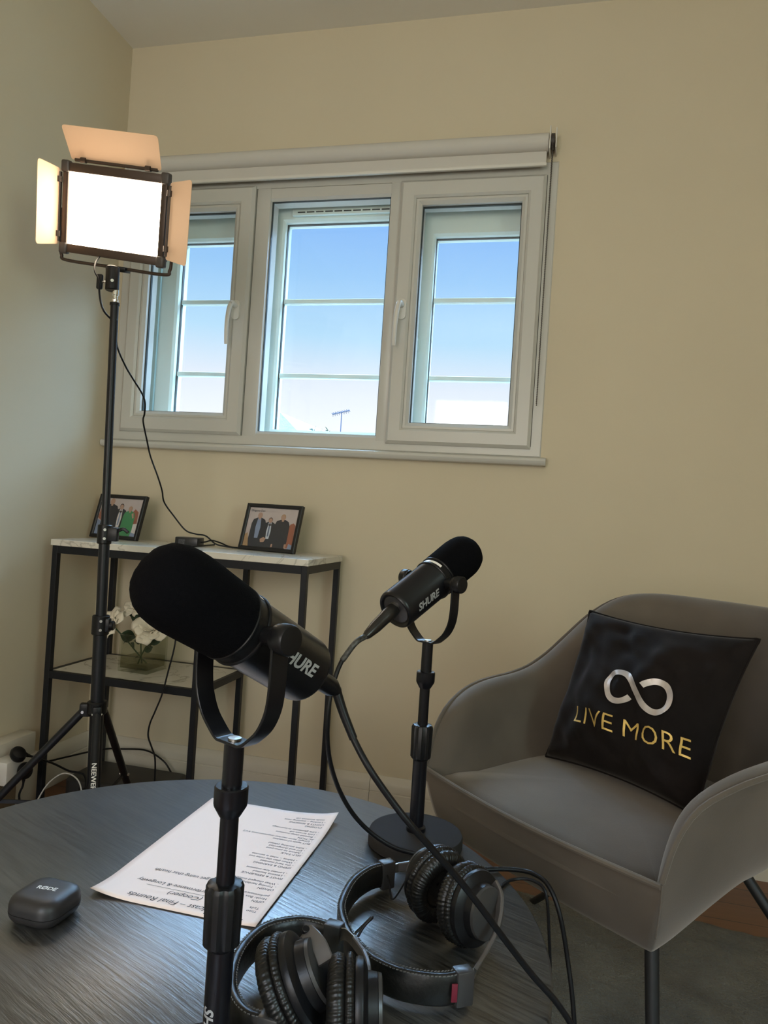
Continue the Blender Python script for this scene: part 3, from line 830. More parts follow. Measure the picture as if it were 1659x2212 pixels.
def microphone(P, d, zb, label, cable_dir=None):
    P = V(P); d = V(d).normalized()
    Y = d; X = V((Y.x, Y.y, 0)).normalized().cross(V((0, 0, 1))).normalized(); Z = X.cross(Y)
    R = Matrix((X, Y, Z)).transposed(); M = M4(R, P)
    Yh = V((0, 0, 1)).cross(X)
    ML = M @ Matrix.Rotation(-PI/2, 4, 'X')            # lathe z -> local y
    s = thing('microphone', label, 'microphone', (P.x, P.y, zb), 0, 'podcast microphones')
    def L(bm, prof, n=56): lathe(bm, prof, ML, n)
    bm = BM(); L(bm, [(.0210, -.0805), (.0228, -.0828), (.0254, -.0838), (.0272, -.0820), (.0280, -.0790), (.0282, .0005), (.0288, .0015)]); body = obj('body', bm, black_metal, s)
    bm = BM(); L(bm, [(.0292, -.0005), (.0301, .0005), (.0301, .0020), (.0294, .0030)]); obj('trim_ring', bm, black_plastic, body)
    bm = BM(); L(bm, [(.0287, .0025), (.0287, .0128)]); obj('neck', bm, black_plastic, body)
    bm = BM(); L(bm, [(.0296, .0120), (.0304, .0130), (.0304, .0142), (.0296, .0150)]); obj('trim_ring', bm, black_plastic, body)
    # windscreen foam: slightly flared barrel with a rounded end
    prof = [(.0285, .0140), (.0302, .0155), (.0306, .022), (.0311, .036), (.0316, .052), (.0318, .064), (.0314, .073), (.0299, .0815), (.0268, .0890), (.0215, .0950), (.0145, .0985), (.0070, .1000), (.0015, .1003)]
    bm = BM(); L(bm, prof, 64)
    for v in bm.verts: v.co += (v.co-P).normalized()*noise.noise(v.co*220)*.0005
    obj('windscreen', bm, foam, s)
    # rear panel recess and connector socket
    bm = BM(); L(bm, [(.0209, -.0802), (.0200, -.0806), (.001, -.0806)], 40); obj('rear_panel', bm, mat('panel_black', (.03, .03, .032), .35), body)
    bm = BM(); lathe(bm, [(.0085, 0), (.0085, .004)], ML @ Matrix.Translation((0, -.004, -.0845)), 24); obj('socket_ring', bm, steel, body)
    # level strip on top
    bm = BM()
    def lp(u, v, r):
        a = PI/2 - (-30+72*u)*PI/180
        return M @ V((r*math.cos(a), .0045+.0042*v, r*math.sin(a)))
    grid(bm, lambda u, v: lp(u, v, .02905), 20, 2); obj('level_strip', bm, mat('level_strip_white', (.80, .76, .72), .25), body)
    # logos on both sides
    for sg in (1, -1):
        t = text_bm('SHURE', .0150, offset=.0005, shear=.22, align='CENTER', space=.98); dice(t, .0012, 1)
        r = .0284
        def wr(c):
            a = (c.y-.0052)/r - .10
            return M @ V((sg*r*math.cos(a), (c.x if sg > 0 else -c.x)-.043, r*math.sin(a)))
        warp(t, wr); obj('lettering', t, logo_grey, body, smooth=False)
    # yoke
    H = P.z-zb
    half2 = [(.0438, .004), (.0438, -.020), (.0433, -.040), (.0405, -.056), (.0330, -.0705), (.0225, -.0805), (.0140, -H+.0016), (.0070, -H+.0012)]; prof2 = [(-a_, b_) for a_, b_ in half2]+[(0, -H+.0012)]+half2[::-1]
    bm = BM(); strip(bm, [P+X*a+V((0, 0, b)) for a, b in prof2], .0170, .0024, Yh, k=4); obj('yoke', bm, black_metal, s)
    for sg in (1, -1):
        K = M4(frame_from(X*sg), P+X*sg*.0416)
        bm = BM(); lathe(bm, [(.0108, .0), (.0108, .003), (.0118, .0042), (.0120, .0125), (.0108, .0142), (.0085, .0146)], K, 28); obj('pivot_knob', bm, black_plastic, s)
        bm = BM(); cyl(bm, P+X*sg*.026, P+X*sg*.0420, .007, n=18); obj('pivot_spacer', bm, black_plastic, s)
    bm = BM(); lathe(bm, [(.0052, -H+.0022), (.0052, -H+.0040), (.002, -H+.0042)], Matrix.Translation(P), 14); obj('mount_screw', bm, steel, s)
    return s, M, R

CR = V((.9695817686383296, .23605030346204292, .06474139448332966)); CU = V((-.061507363067865174, -.021046486971378786, .9978847076063454)); CF = V((-.2369135669661121, .9715128921541089, .005887458344013381))
S1 = V((1.281, -1.6495)); S2 = V((1.3435, -1.1510))
mic_stand(S1.x, S1.y, .7286, 'black desktop microphone stand in the nearest foreground, in front of the paper sheet')
mic_stand(S2.x, S2.y, .7365, 'black desktop microphone stand with round base at the far table edge, before the armchair')
m1, MM1, R1 = microphone((S1.x, S1.y, .7286+.0880), V((-.377, -.787, .488)), .7286, 'large black podcast microphone in the foreground with foam windscreen pointing up left')
m2, MM2, R2 = microphone((S2.x, S2.y, .7365+.0880), V((.453, .758, .470)), .7365, 'smaller-looking black podcast microphone pointing up right, in front of the cream wall')

def xlr(bmc, M, off=(0, -.0885, .003), L=.062, tilt=0.):
    """connector shell: returns end point"""
    T = M @ Matrix.Translation(off) @ Matrix.Rotation(PI/2+tilt, 4, 'X')
    lathe(bmc, [(.0088, .000), (.0094, .002), (.0094, .020), (.0088, .022), (.0084, .040), (.0060, L-.004), (.0045, L)], T, 24)
    return T @ V((0, 0, L-.001)), T
# cable of the near microphone
c1 = thing('microphone_cable', 'thick black cable running from the near microphone diagonally down past the table edge', 'cable', (1.33, -1.54, .74), 0)
bm = BM(); e1, T1 = xlr(bm, MM1, (0, -.0820, .000), .050); obj('connector', bm, black_metal, c1)
p1 = [e1, (e1+V((1.330, -1.545, .742)))/2+V((0, 0, .004)), (1.338, -1.546, .733), (1.349, -1.547, .712), (1.367, -1.552, .689), (1.387, -1.547, .663), (1.406, -1.542, .641), (1.426, -1.527, .615), (1.446, -1.511, .588), (1.468, -1.496, .557), (1.490, -1.480, .524), (1.517, -1.462, .486), (1.542, -1.452, .458), (1.560, -1.448, .430), (1.575, -1.45, .38), (1.58, -1.46, .20), (1.575, -1.52, .055), (1.50, -1.62, .028)]
bm = BM(); tube(bm, p1, .0031, 12, 6); obj('cord', bm, rubber, c1)
bm = BM(); tube(bm, [e1-(e1-V(p1[1]))*-.0, V(p1[1]), V(p1[2]), V(p1[3])], .0044, 12, 6, rf=lambda t: .0050-.0012*t); obj('strain_relief', bm, rubber, c1)
# cable of the far microphone
c2 = thing('microphone_cable', 'black cable with printed sleeve hanging from the far microphone and curling over its stand base', 'cable', (1.25, -1.30, .67), 0)
bm = BM(); e2, T2 = xlr(bm, MM2, (0, -.0820, .003), .062, .10); sh2 = obj('connector', bm, mat('connector_dark', (.035, .032, .030), .28, metal=.6), c2)
p2 = [e2, (1.270, -1.272, .747), (1.257, -1.283, .725), (1.251, -1.293, .700), (1.249, -1.302, .673), (1.249, -1.302, .639), (1.251, -1.291, .601), (1.261, -1.278, .562), (1.278, -1.264, .527), (1.300, -1.248, .499), (1.331, -1.240, .481), (1.364, -1.232, .4735), (1.40, -1.228, .466), (1.440, -1.205, .456), (1.470, -1.190, .4545), (1.492, -1.185, .4545), (1.512, -1.190, .4550), (1.530, -1.204, .450), (1.545, -1.216, .425), (1.558, -1.224, .375), (1.570, -1.240, .31), (1.580, -1.26, .20), (1.585, -1.29, .06), (1.60, -1.36, .028)]
bm = BM(); tube(bm, p2, .0030, 12, 6); cd2 = obj('cord', bm, rubber, c2)
bm = BM(); tube(bm, p2[:3], .0038, 12, 8); obj('printed_sleeve', bm, mat('sleeve', (.05, .048, .045), .4, vary=(260, .8)), c2)

# ================================================================== HEADPHONES
pad_ring_n = 64
def ear_cup(hp, c, ax, upv=(0, 0, 1), r=.041, squash=.90, plate_col=None):
    """c = centre of the pad's listening plane, ax = outward direction"""
    R = frame_from(ax, upv); M = M4(R, c)
    def ring(bm, prof, n=64, wr=0., close=True, seed=0.):
        rings = []
        for q, (rad, z) in enumerate(prof):
            g = []
            for i in range(n):
                a = 2*PI*i/n
                w = wr*(noise.noise(V((a*13, z*60, seed)))+.75*math.sin(a*64+z*260+5*noise.noise(V((a*3, 0, seed))))) if wr else 0
                rr = rad+w*math.sin(PI*q/(len(prof)-1))
                g.append(bm.verts.new(M @ V((rr*math.cos(a), rr*math.sin(a)*squash, z))))
            rings.append(g)
        for a_, b_ in zip(rings, rings[1:]):
            for i in range(n): bm.faces.new((a_[i], a_[(i+1) % n], b_[(i+1) % n], b_[i]))
        if close:
            bm.faces.new(rings[0]); bm.faces.new(rings[-1])
    cup = None
    bm = BM(); ring(bm, [(r-.006, .020), (r-.002, .0215), (r-.001, .024), (r-.002, .028), (r-.008, .031), (r-.012, .032), (r-.0135, .040), (r-.017, .042), (r-.030, .0425)], 56)
    cup = obj('ear_cup', bm, black_plastic, hp)
    bm = BM(); ring(bm, [(r-.017, .006), (r-.018, .002), (r-.014, -.0015), (r-.007, -.002), (r-.001, .001), (r+.0015, .006), (r+.0005, .011), (r-.003, .0130)], 300, wr=.0010, close=False, seed=c[0]*50)
    ring(bm, [(r-.003, .0130), (r+.001, .0145), (r+.0015, .0175), (r-.001, .0205), (r-.008, .0215)], 300, wr=.0007, close=False, seed=c[1]*50)
    ring(bm, [(r-.017, .006), (r-.018, .010), (r-.030, .011), (.002, .0112)], 48, close=False)
    obj('ear_pad', bm, leatherette, cup, angle=80)
    bm = BM(); ring(bm, [(r-.0135, .0405), (r-.0145, .0435), (r-.018, .0442), (.001, .0445)], 40, close=False); obj('cup_cap', bm, mat('cap_grey', (.05, .048, .046), .35, metal=.3), cup)
    return cup, M

def headphones(label, band, ztop, cups, arms, extras, group='studio headphones'):
    c0 = sum((V((p[0], p[1], 0)) for p in band), V())/len(band)
    hp = thing('headphones', label, 'headphones', (c0.x, c0.y, TZ), 0, group)
    h = .030
    P = [V((x, y, (p[2] if len(p) > 2 else ztop)-h/2)) for p in band for x, y in [p[:2]]]
    # band: padded strap, slightly puffed
    bm = BM()
    pts = catmull(P, 8); rings = []
    for i, p in enumerate(pts):
        tg = (pts[min(i+1, len(pts)-1)]-pts[max(i-1, 0)]).normalized(); nn = V((tg.y, -tg.x, 0)).normalized(); up = V((0, 0, 1))
        prof = [(-.004, -h/2+.002), (-.0055, -h/4), (-.0062, 0), (-.0055, h/4), (-.004, h/2-.002), (-.001, h/2), (.002, h/2), (.0035, h/2-.002), (.0038, 0), (.0035, -h/2+.002), (.002, -h/2), (-.001, -h/2)]
        rings.append([bm.verts.new(p+nn*a+up*b) for a, b in prof])
    for a, b in zip(rings, rings[1:]):
        for j in range(12): bm.faces.new((a[j], a[(j+1) % 12], b[(j+1) % 12], b[j]))
    bm.faces.new(rings[0]); bm.faces.new(rings[-1])
    bd = obj('headband', bm, leatherette, hp, angle=60)
    # stitching along the upper rim
    bm = BM(); st = []
    L = 0; nxt = 0
    fine = catmull(P, 40)
    for a, b in zip(fine, fine[1:]):
        L += (b-a).length
        if L >= nxt:
            nxt += .0036
            tg = (b-a).normalized(); nn = V((tg.y, -tg.x, 0))
            for s_, zz in ((-.0046, h/2-.0012), (.0036, h/2-.0012)):
                q = b+nn*s_+V((0, 0, zz))
                cyl(bm, q-tg*.0011-nn*.0004*(1 if s_ > 0 else -1), q+tg*.0011+V((0, 0, .0006)), .0006, n=5)
    obj('stitching', bm, mat('grey_thread', (.11, .105, .10), .7), bd, smooth=False)
    # end blocks
    for e, o in ((P[0], P[1]), (P[-1], P[-2])):
        d = (e-o).normalized()
        Mx = M4(frame_from(d, (0, 0, 1)), e-d*.006)
        bm = BM(); box(bm, (-.0165, -.0072, -.002), (.0165, .0072, .016), .0018, M=Mx); obj('end_block', bm, mat('block_plastic', (.035, .033, .032), .35), bd)
    for c, ax, upv in cups:
        ear_cup(hp, c, ax, upv)
    for arm in arms:
        kind, pts_ = arm[0], arm[1]
        if kind == 'slider':
            bm = BM(); strip(bm, pts_, .011, .0014, arm[2] if len(arm) > 2 else (0, 0, 1), spline=len(pts_) > 2, k=5); obj('slider', bm, steel, hp)
        elif kind == 'fork':
            bm = BM(); strip(bm, pts_, arm[3] if len(arm) > 3 else .011, .004, arm[2] if len(arm) > 2 else (0, 0, 1), spline=len(pts_) > 2, k=6); obj('hinge_arm', bm, mat('hinge_dark', (.11, .10, .095), .34, metal=.3), hp)
        elif kind == 'wire':
            bm = BM(); tube(bm, pts_, .0011, 8, 8); obj('link_wire', bm, rubber, hp)
        elif kind == 'pin':
            a, b = pts_
            bm = BM(); cyl(bm, a, b, .0032, n=16, bev=.0004); obj('hinge_pin', bm, black_metal, hp)
    return hp, bd

# far pair (A)
bandA = [(1.333, -1.291), (1.317, -1.308), (1.306, -1.342), (1.306, -1.386), (1.313, -1.416), (1.332, -1.450), (1.359, -1.477), (1.388, -1.490), (1.415, -1.491), (1.436, -1.486), (1.452, -1.475)]
zA = .485
AXA = V((.77, -.64, 0))
cA1 = V((1.413, -1.349, .493)); cA2 = V((1.434, -1.364, .493))
hA, bA = headphones('black padded headphones lying beside the far microphone stand base, red mark on the band', bandA, zA,
    [(cA1, -AXA+V((0, .15, .15)), (0, 0, 1)), (cA2, AXA+V((.10, -.05, .12)), (0, 0, 1))],
    [('slider', [(1.333, -1.289, .473), (1.350, -1.280, .477)]),
     ('fork', [(1.347, -1.282, .477), (1.356, -1.278, .478), (1.365, -1.274, .480)]),
     ('fork', [(1.362, -1.276, .480), (1.374, -1.276, .492), (1.386, -1.284, .505), (1.385, -1.296, .512)], (.5, .8, 0), .014),
     ('slider', [(1.452, -1.475, .470), (1.463, -1.455, .474)]),
     ('fork', [(1.461, -1.458, .474), (1.470, -1.430, .480), (1.478, -1.402, .492), (1.478, -1.380, .510), (1.470, -1.368, .520)], (.4, -.1, 1), .012),
     ('wire', [(1.336, -1.297, .472), (1.341, -1.305, .468), (1.348, -1.318, .456), (1.354, -1.312, .460), (1.362, -1.292, .474)])], None)
bm = BM(); box(bm, (-.0085, -.0028, -.0006), (.0085, .0028, .0008), .0003, M=M4(frame_from(V((.35, -.93, 0)), (0, 0, 1)), V((1.447, -1.488, .470)))); obj('side_badge', bm, mat('red_badge', (.13, .008, .02), .5), bA)
# near pair (B)
bandB = [(1.320, -1.469), (1.299, -1.466), (1.280, -1.470), (1.258, -1.489), (1.250, -1.515), (1.251, -1.547), (1.261, -1.579), (1.275, -1.600), (1.292, -1.612), (1.311, -1.613)]
P_ = {k_: V(v_) for k_, v_ in dict(s0=(1.3346, -1.4773, .497), h0=(1.3494, -1.4969, .503), h1=(1.3649, -1.5210, .508), h2=(1.3740, -1.5400, .510), h3=(1.3786, -1.5530, .508),
    k0=(1.3190, -1.5560, .5375), k1=(1.3229, -1.5590, .5395), k2=(1.3355, -1.5688, .538), k3=(1.3459, -1.5777, .530), b0=(1.3275, -1.6080, .483), b1=(1.3420, -1.6020, .480)).items()}
zB = .500
hB, bB = headphones('black padded headphones nearest the camera, cups side by side right of the foreground stand', bandB, zB,
    [(V((1.305, -1.583, .498)), V((.80, .20, .50)), (-.4, .2, 1)), (V((1.354, -1.585, .496)), V((.96, .26, .06)), (0, 0, 1))],
    [('slider', [(1.322, -1.470, .488), P_['s0'], P_['h0']]),
     ('fork', [P_['h0'], P_['h1']], (0, 0, 1), .010),
     ('fork', [P_['h1'], P_['h2'], P_['h3']], (0, 0, 1), .010),
     ('pin', [P_['h3']+V((.0005, -.002, .002)), P_['h3']+V((.001, -.005, .004))]),
     ('fork', [P_['k0'], P_['k1'], P_['k2'], P_['k3']], (.5, .6, .6), .014),
     ('pin', [P_['k0']+V((0, -.001, .002)), P_['k0']+V((.001, -.003, .006))]),
     ('slider', [(1.312, -1.613, .484), P_['b0'], P_['b1']])], None)
bm = BM(); tube(bm, [(1.345, -1.477, .500), (1.352, -1.470, .506), (1.358, -1.468, .513), (1.360, -1.474, .516), (1.354, -1.480, .510), (1.350, -1.486, .502)], .0014, 8, 8); obj('link_wire', bm, rubber, hB)
# thin cord of the far headphones going over the table edge
bm = BM(); tube(bm, [(1.455, -1.325, .4530), (1.462, -1.280, .4525), (1.475, -1.225, .4525), (1.492, -1.205, .4525), (1.512, -1.206, .4535), (1.527, -1.215, .445), (1.534, -1.220, .40), (1.540, -1.226, .33), (1.545, -1.24, .20), (1.55, -1.27, .06), (1.56, -1.31, .028)], .0020, 8, 8)
tag(obj('headphone_cable', bm, rubber), 'thin black cord dropping over the table edge next to the far microphone cable', 'cable')

# ================================================================== LIGHT STAND + LED PANEL
PX, PY = .425, -.575
ls = thing('light_stand', 'tall black tripod light stand in the corner in front of the console table', 'light stand', (PX, PY, 0))
lsm = mat('light_stand_black', (.008, .009, .012), .36, spec=.4)
pole_top = V((.398, -.575, 1.405)); pole_bot = V((.432, -.575, .12))
def pp_(z): t_ = (z-.12)/(1.405-.12); return pole_bot.lerp(pole_top, t_)
for nm, z0, z1, r in (('lower_tube', .10, .612, .0165), ('middle_tube', .56, .835, .0130), ('upper_tube', .80, 1.398, .0100)):
    bm = BM(); cyl(bm, pp_(z0), pp_(z1), r, n=24); obj(nm, bm, lsm, ls)
bm = BM(); cyl(bm, pp_(1.396), pp_(1.402), .012, n=20); obj('tube_rim', bm, black_plastic, ls)
bm = BM(); lathe(bm, [(.0065, 0), (.0085, .004), (.0085, .010), (.006, .012), (.006, .020), (.0088, .022), (.0088, .034)], Matrix.Translation(pp_(1.400)), 20); obj('spigot', bm, chrome, ls)
rt = CR.copy(); rt.z = 0; rt.normalize()
toc = V((1.517-PX, -2.175-PY, 0)).normalized()
for z, kn in ((.600, 'clamp_collar'), (.826, 'clamp_collar')):
    p = pp_(z); r = .021 if z < .7 else .0175
    bm = BM(); cyl(bm, p-V((0, 0, .028)), p+V((0, 0, .020)), r, n=24, bev=.002)
    xe = .034 if z > .7 else .024
    box(bm, (-.006, -.009, -.020), (xe, .009, .014), .003, M=M4(Matrix((rt, rt.cross(V((0, 0, 1)))*-1, V((0, 0, 1)))).transposed(), p+toc*.004)); cl = obj(kn, bm, black_plastic, ls)
    bm = BM()
    for dz in (.008, -.014): cyl(bm, p+toc*(r-.002)+V((0, 0, dz)), p+toc*(r+.002)+V((0, 0, dz)), .0035, n=12)
    obj('rivet', bm, steel, cl)
    bm = BM(); q = p+rt*(xe-.002)
    if z > .7: strip(bm, [q+V((0, 0, .006)), q+rt*.014+V((0, 0, .012)), q+rt*.026+V((0, 0, .004))], .012, .008, toc, k=4)
    else: cyl(bm, q+V((0, 0, -.004)), q+rt*.012+V((0, 0, -.004)), .012, n=16, bev=.002)
    obj('clamp_knob', bm, black_plastic, cl)
hub = pp_(.395)
bm = BM(); cyl(bm, hub-V((0, 0, .020)), hub+V((0, 0, .012)), .024, n=24, bev=.003)
dirs = [V((-.90, -.42, 0)), V((-.14, 1, 0)), V((.585, -.81, 0))]
for d in dirs:
    d.normalize(); box(bm, (.012, -.010, -.026), (.040, .010, .006), .003, M=M4(Matrix((d, V((0, 0, 1)).cross(d), V((0, 0, 1)))).transposed(), hub))
hb = obj('hub', bm, black_plastic, ls)
for d in dirs:
    bm = BM(); s_ = V((0, 0, 1)).cross(d); c = hub+d*.032+V((0, 0, -.014)); cyl(bm, c-s_*.012, c+s_*.012, .0035, n=12)
    obj('rivet', bm, steel, hb)
low = pp_(.150)
for i, d in enumerate(dirs):
    a = hub+d*.032+V((0, 0, -.014)); L = (.345, .285, .30)[i]
    b = V((hub.x, hub.y, 0))+d*L+V((0, 0, .014))
    bm = BM(); cyl(bm, a, b, .0098, n=20); lg = obj('leg', bm, lsm, ls)
    bm = BM(); cyl(bm, b+(b-a).normalized()*-.03, b+(b-a).normalized()*.012, .012, n=16, bev=.002); obj('foot', bm, black_plastic, lg)
    j = a.lerp(b, .60)
    bm = BM(); strip(bm, [j, low+d*.018], .010, .003, V((0, 0, 1)).cross(d)*0+V((0, 0, 1)), spline=False); obj('brace', bm, lsm, ls)
    bm = BM(); s_ = V((0, 0, 1)).cross(d); cyl(bm, j-s_*.013, j+s_*.013, .0038, n=12); obj('rivet', bm, steel, lg)
    if i == 2:
        t = text_bm('NEEWER', .016, offset=.0003)
        dn = (b-a).normalized(); nr = (toc-dn*toc.dot(dn)).normalized(); sd_ = -nr.cross(dn)
        o_ = a+dn*.120
        dice(t, .0015, 1)
        def wt(c, o_=o_, dn=dn, nr=nr, sd_=sd_):
            ang = (c.y-.0058)/.0101
            return o_+dn*c.x+(nr*math.cos(ang)-sd_*math.sin(ang))*.0101
        warp(t, wt); obj('lettering', t, logo_white, lg, smooth=False)
bm = BM(); cyl(bm, low-V((0, 0, .012)), low+V((0, 0, .012)), .022, n=20, bev=.002); obj('brace_collar', bm, black_plastic, ls)

# LED panel
PC = V((.379, -.575, 1.626))
yaw, tilt, roll = math.radians(3), math.radians(14), math.radians(-7.6)
fn = V((math.sin(yaw)*math.cos(tilt), -math.cos(yaw)*math.cos(tilt), -math.sin(tilt)))     # front normal
rx = V((math.cos(yaw), math.sin(yaw), 0)); up_ = rx.cross(-fn).normalized()
if up_.z < 0: up_ = -up_
Ra = rx*math.cos(roll)+up_*math.sin(roll); Rb = -rx*math.sin(roll)+up_*math.cos(roll)
PM = M4(Matrix((Ra, Rb, fn)).transposed(), PC) @ Matrix.Diagonal((.97, .975, .97, 1))          # local: x right, y up, z towards the viewer
lp = thing('led_light_panel', 'lit rectangular LED light panel with barn doors on top of the tripod stand', 'studio light', (PC.x, PC.y, 1.47))
pm = mat('panel_black_metal_glare', (.060, .040, .030), .38, metal=.3)  # metal is black; slight brown lamp glare painted into its colour
bm = BM(); box(bm, (-.142, -.098, -.032), (.142, .098, -.003), .004, M=PM); obj('housing', bm, pm, lp)
bm = BM()
for lo, hi in (((-.146, .0885, -.006), (.146, .110, .006)), ((-.146, -.110, -.006), (.146, -.0885, .006)), ((-.146, -.0885, -.006), (-.1305, .0885, .006)), ((.1305, -.0885, -.006), (.146, .0885, .006))):
    box(bm, lo, hi, .0015, M=PM)
fr_ = obj('front_frame', bm, pm, lp)
for sx in (-1, 1):
    for sy in (-1, 1):
        bm = BM(); box(bm, (min(sx*.128, sx*.151), min(sy*.086, sy*.115), -.010), (max(sx*.128, sx*.151), max(sy*.086, sy*.115), .010), .005, M=PM, seg=3)
        obj('corner_guard', bm, mat('corner_rubber', (.06, .05, .045), .45), fr_)
lamp_m = mat('led_diffuser', (.9, .85, .8), .5, emit=(1.0, .83, .62), estr=20.)
bm = BM(); box(bm, (-.1300, -.0880, -.0025), (.1300, .0880, .0015), M=PM); obj('diffuser', bm, lamp_m, lp, smooth=False)
# barn doors
flap_m = mat('barn_door_painted_glow', (.74, .50, .33), .5)  # doors are black metal; the lamp's glare is put into this colour
def flap(hinge, ax, out, w0, w1, L, ang, nm):
    """hinge: local centre; ax: along hinge; out: outward in-plane; bends ang degrees towards the viewer"""
    a = math.radians(ang); dirv = V(out)*math.cos(a)+V((0, 0, 1))*math.sin(a)
    nrm = V(ax).cross(dirv)
    bm = BM(); pts = []
    for x, y, r in ((-w0/2, 0, .006), (w0/2, 0, .006), (w1/2, L, .010), (-w1/2, L, .010)):
        pts.append((x, y, r))
    poly = []
    n = 4
    for k in range(4):
        p = V(pts[k][:2]); q = V(pts[(k+1) % 4][:2]); o = V(pts[k-1][:2]); r = pts[k][2]
        d1 = (o-p).normalized()*r; d2 = (q-p).normalized()*r
        for i in range(n+1):
            t = i/n; poly.append((p+d1)*(1-t)**2+p*2*t*(1-t)+(p+d2)*t*t)
    H = V(hinge)+V(out)*.004
    F = Matrix((V(ax), dirv, nrm)).transposed()
    prism(bm, [(v.x, v.y) for v in poly], -.0006, .0006, PM @ M4(F, H))
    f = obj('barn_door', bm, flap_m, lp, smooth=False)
    bm = BM()
    cyl(bm, PM @ (H-V(ax)*w0*.46), PM @ (H+V(ax)*w0*.46), .0042, n=12)
    for s_ in (-1, 1):
        c = H+V(ax)*s_*w0*.36+V((0, 0, .003)); cyl(bm, PM @ (c-V(ax)*.007), PM @ (c+V(ax)*.007), .0066, n=14)
    obj('hinge', bm, pm, f)
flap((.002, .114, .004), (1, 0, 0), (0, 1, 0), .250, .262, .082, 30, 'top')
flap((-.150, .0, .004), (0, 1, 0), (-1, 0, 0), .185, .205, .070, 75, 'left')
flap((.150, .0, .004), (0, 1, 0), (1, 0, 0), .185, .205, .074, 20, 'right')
# U bracket and mounting head
bm = BM(); tube(bm, [PM @ V(p) for p in ((-.158, .0, -.016), (-.160, -.09, -.016), (-.157, -.118, -.016), (-.140, -.130, -.016), (0, -.130, -.016), (.140, -.130, -.016), (.157, -.118, -.016), (.160, -.09, -.016), (.158, .0, -.016))], .0042, 10, 8); obj('yoke_bracket', bm, pm, lp)
bm = BM(); hd = V((.392, -.578, 0))
cyl(bm, hd+V((-.002, 0, 1.432)), hd+V((-.004, 0, 1.492)), .0165, .0165, n=20, bev=.002); box(bm, (-.028, -.015, -.004), (.028, .015, .010), .002, M=PM @ Matrix.Translation((.010, -.130, -.016)) @ Matrix.Rotation(PI/2, 4, 'X')); hh = obj('mount_head', bm, black_plastic, lp)
bm = BM(); c = hd+V((-.003, -.002, 1.452)); cyl(bm, c-rt*.012, c-rt*.024, .003, n=10); obj('knob_shaft', bm, chrome, hh)
bm = BM(); box(bm, (-.0075, -.006, -.019), (.0075, .006, .019), .004, M=M4(Matrix((rt, V((0, 0, 1)).cross(rt), V((0, 0, 1)))).transposed(), c-rt*.030)); obj('tightening_knob', bm, black_plastic, hh)
bm = BM(); cyl(bm, c+toc*.014+rt*.001, c+toc*.020+rt*.001, .004, n=12); obj('screw', bm, chrome, hh)

# lamp power cable
bm = BM(); tube(bm, [(.330, -.548, 1.535), (.340, -.580, 1.505), (.353, -.600, 1.475), (.366, -.600, 1.452), (.372, -.600, 1.411), (.385, -.598, 1.375), (.395, -.560, 1.350), (.378, -.53, 1.322), (.366, -.50, 1.300), (.370, -.47, 1.265), (.378, -.45, 1.240), (.385, -.41, 1.205), (.378, -.38, 1.183), (.366, -.36, 1.155), (.357, -.35, 1.135), (.354, -.32, 1.085), (.356, -.30, 1.042), (.372, -.28, .985), (.377, -.26, .945), (.375, -.24, .911), (.395, -.215, .872), (.428, -.20, .832), (.455, -.185, .822), (.480, -.17, .818), (.505, -.155, .796), (.530, -.150, .7905), (.560, -.140, .7875), (.585, -.10, .787)], .0024, 8, 6)
tag(obj('lamp_cable', bm, rubber), 'thin black wavy cable hanging from the lit LED panel to the console top', 'cable')
# adapter brick
ad = thing('power_adapter', 'small black power adapter brick on the console top between the two picture frames', 'adapter', (.425, -.185, KZ))
am = mat('adapter_plastic', (.022, .022, .024), .32)
AMx = Matrix.Translation((.432, -.178, KZ)) @ Matrix.Rotation(math.radians(4), 4, 'Z')
bm = BM(); box(bm, (-.036, -.025, .0005), (.036, .025, .027), .003, M=AMx); abx = obj('case', bm, am, ad)
bm = BM(); box(bm, (-.024, -.0256, .006), (-.004, -.0251, .021), M=AMx); obj('rating_label', bm, mat('adapter_label', (.06, .06, .065), .5, vary=(400, .6)), abx, smooth=False)
bm = BM(); tube(bm, [AMx @ V((.036, .0, .014)), AMx @ V((.050, .0, .016)), (.500, -.165, .8055), (.525, -.155, .799), (.545, -.145, .7905), (.565, -.125, .7875), (.59, -.09, .787)], .0022, 8, 6); obj('cord', bm, rubber, ad)
# cord dropping from the console
bm = BM(); tube(bm, [(.455, -.06, .787), (.465, -.16, .787), (.473, -.27, .787), (.480, -.345, .789), (.492, -.362, .775), (.508, -.366, .730), (.515, -.367, .62), (.513, -.37, .527), (.498, -.37, .450), (.484, -.37, .385), (.466, -.37, .335), (.453, -.37, .300), (.450, -.37, .266), (.460, -.365, .235), (.470, -.36, .202), (.468, -.35, .130), (.462, -.34, .05), (.44, -.33, .004)], .0024, 8, 6)
tag(obj('power_cable', bm, rubber), 'thin black cord hanging down in front of the console shelf to the floor', 'cable')

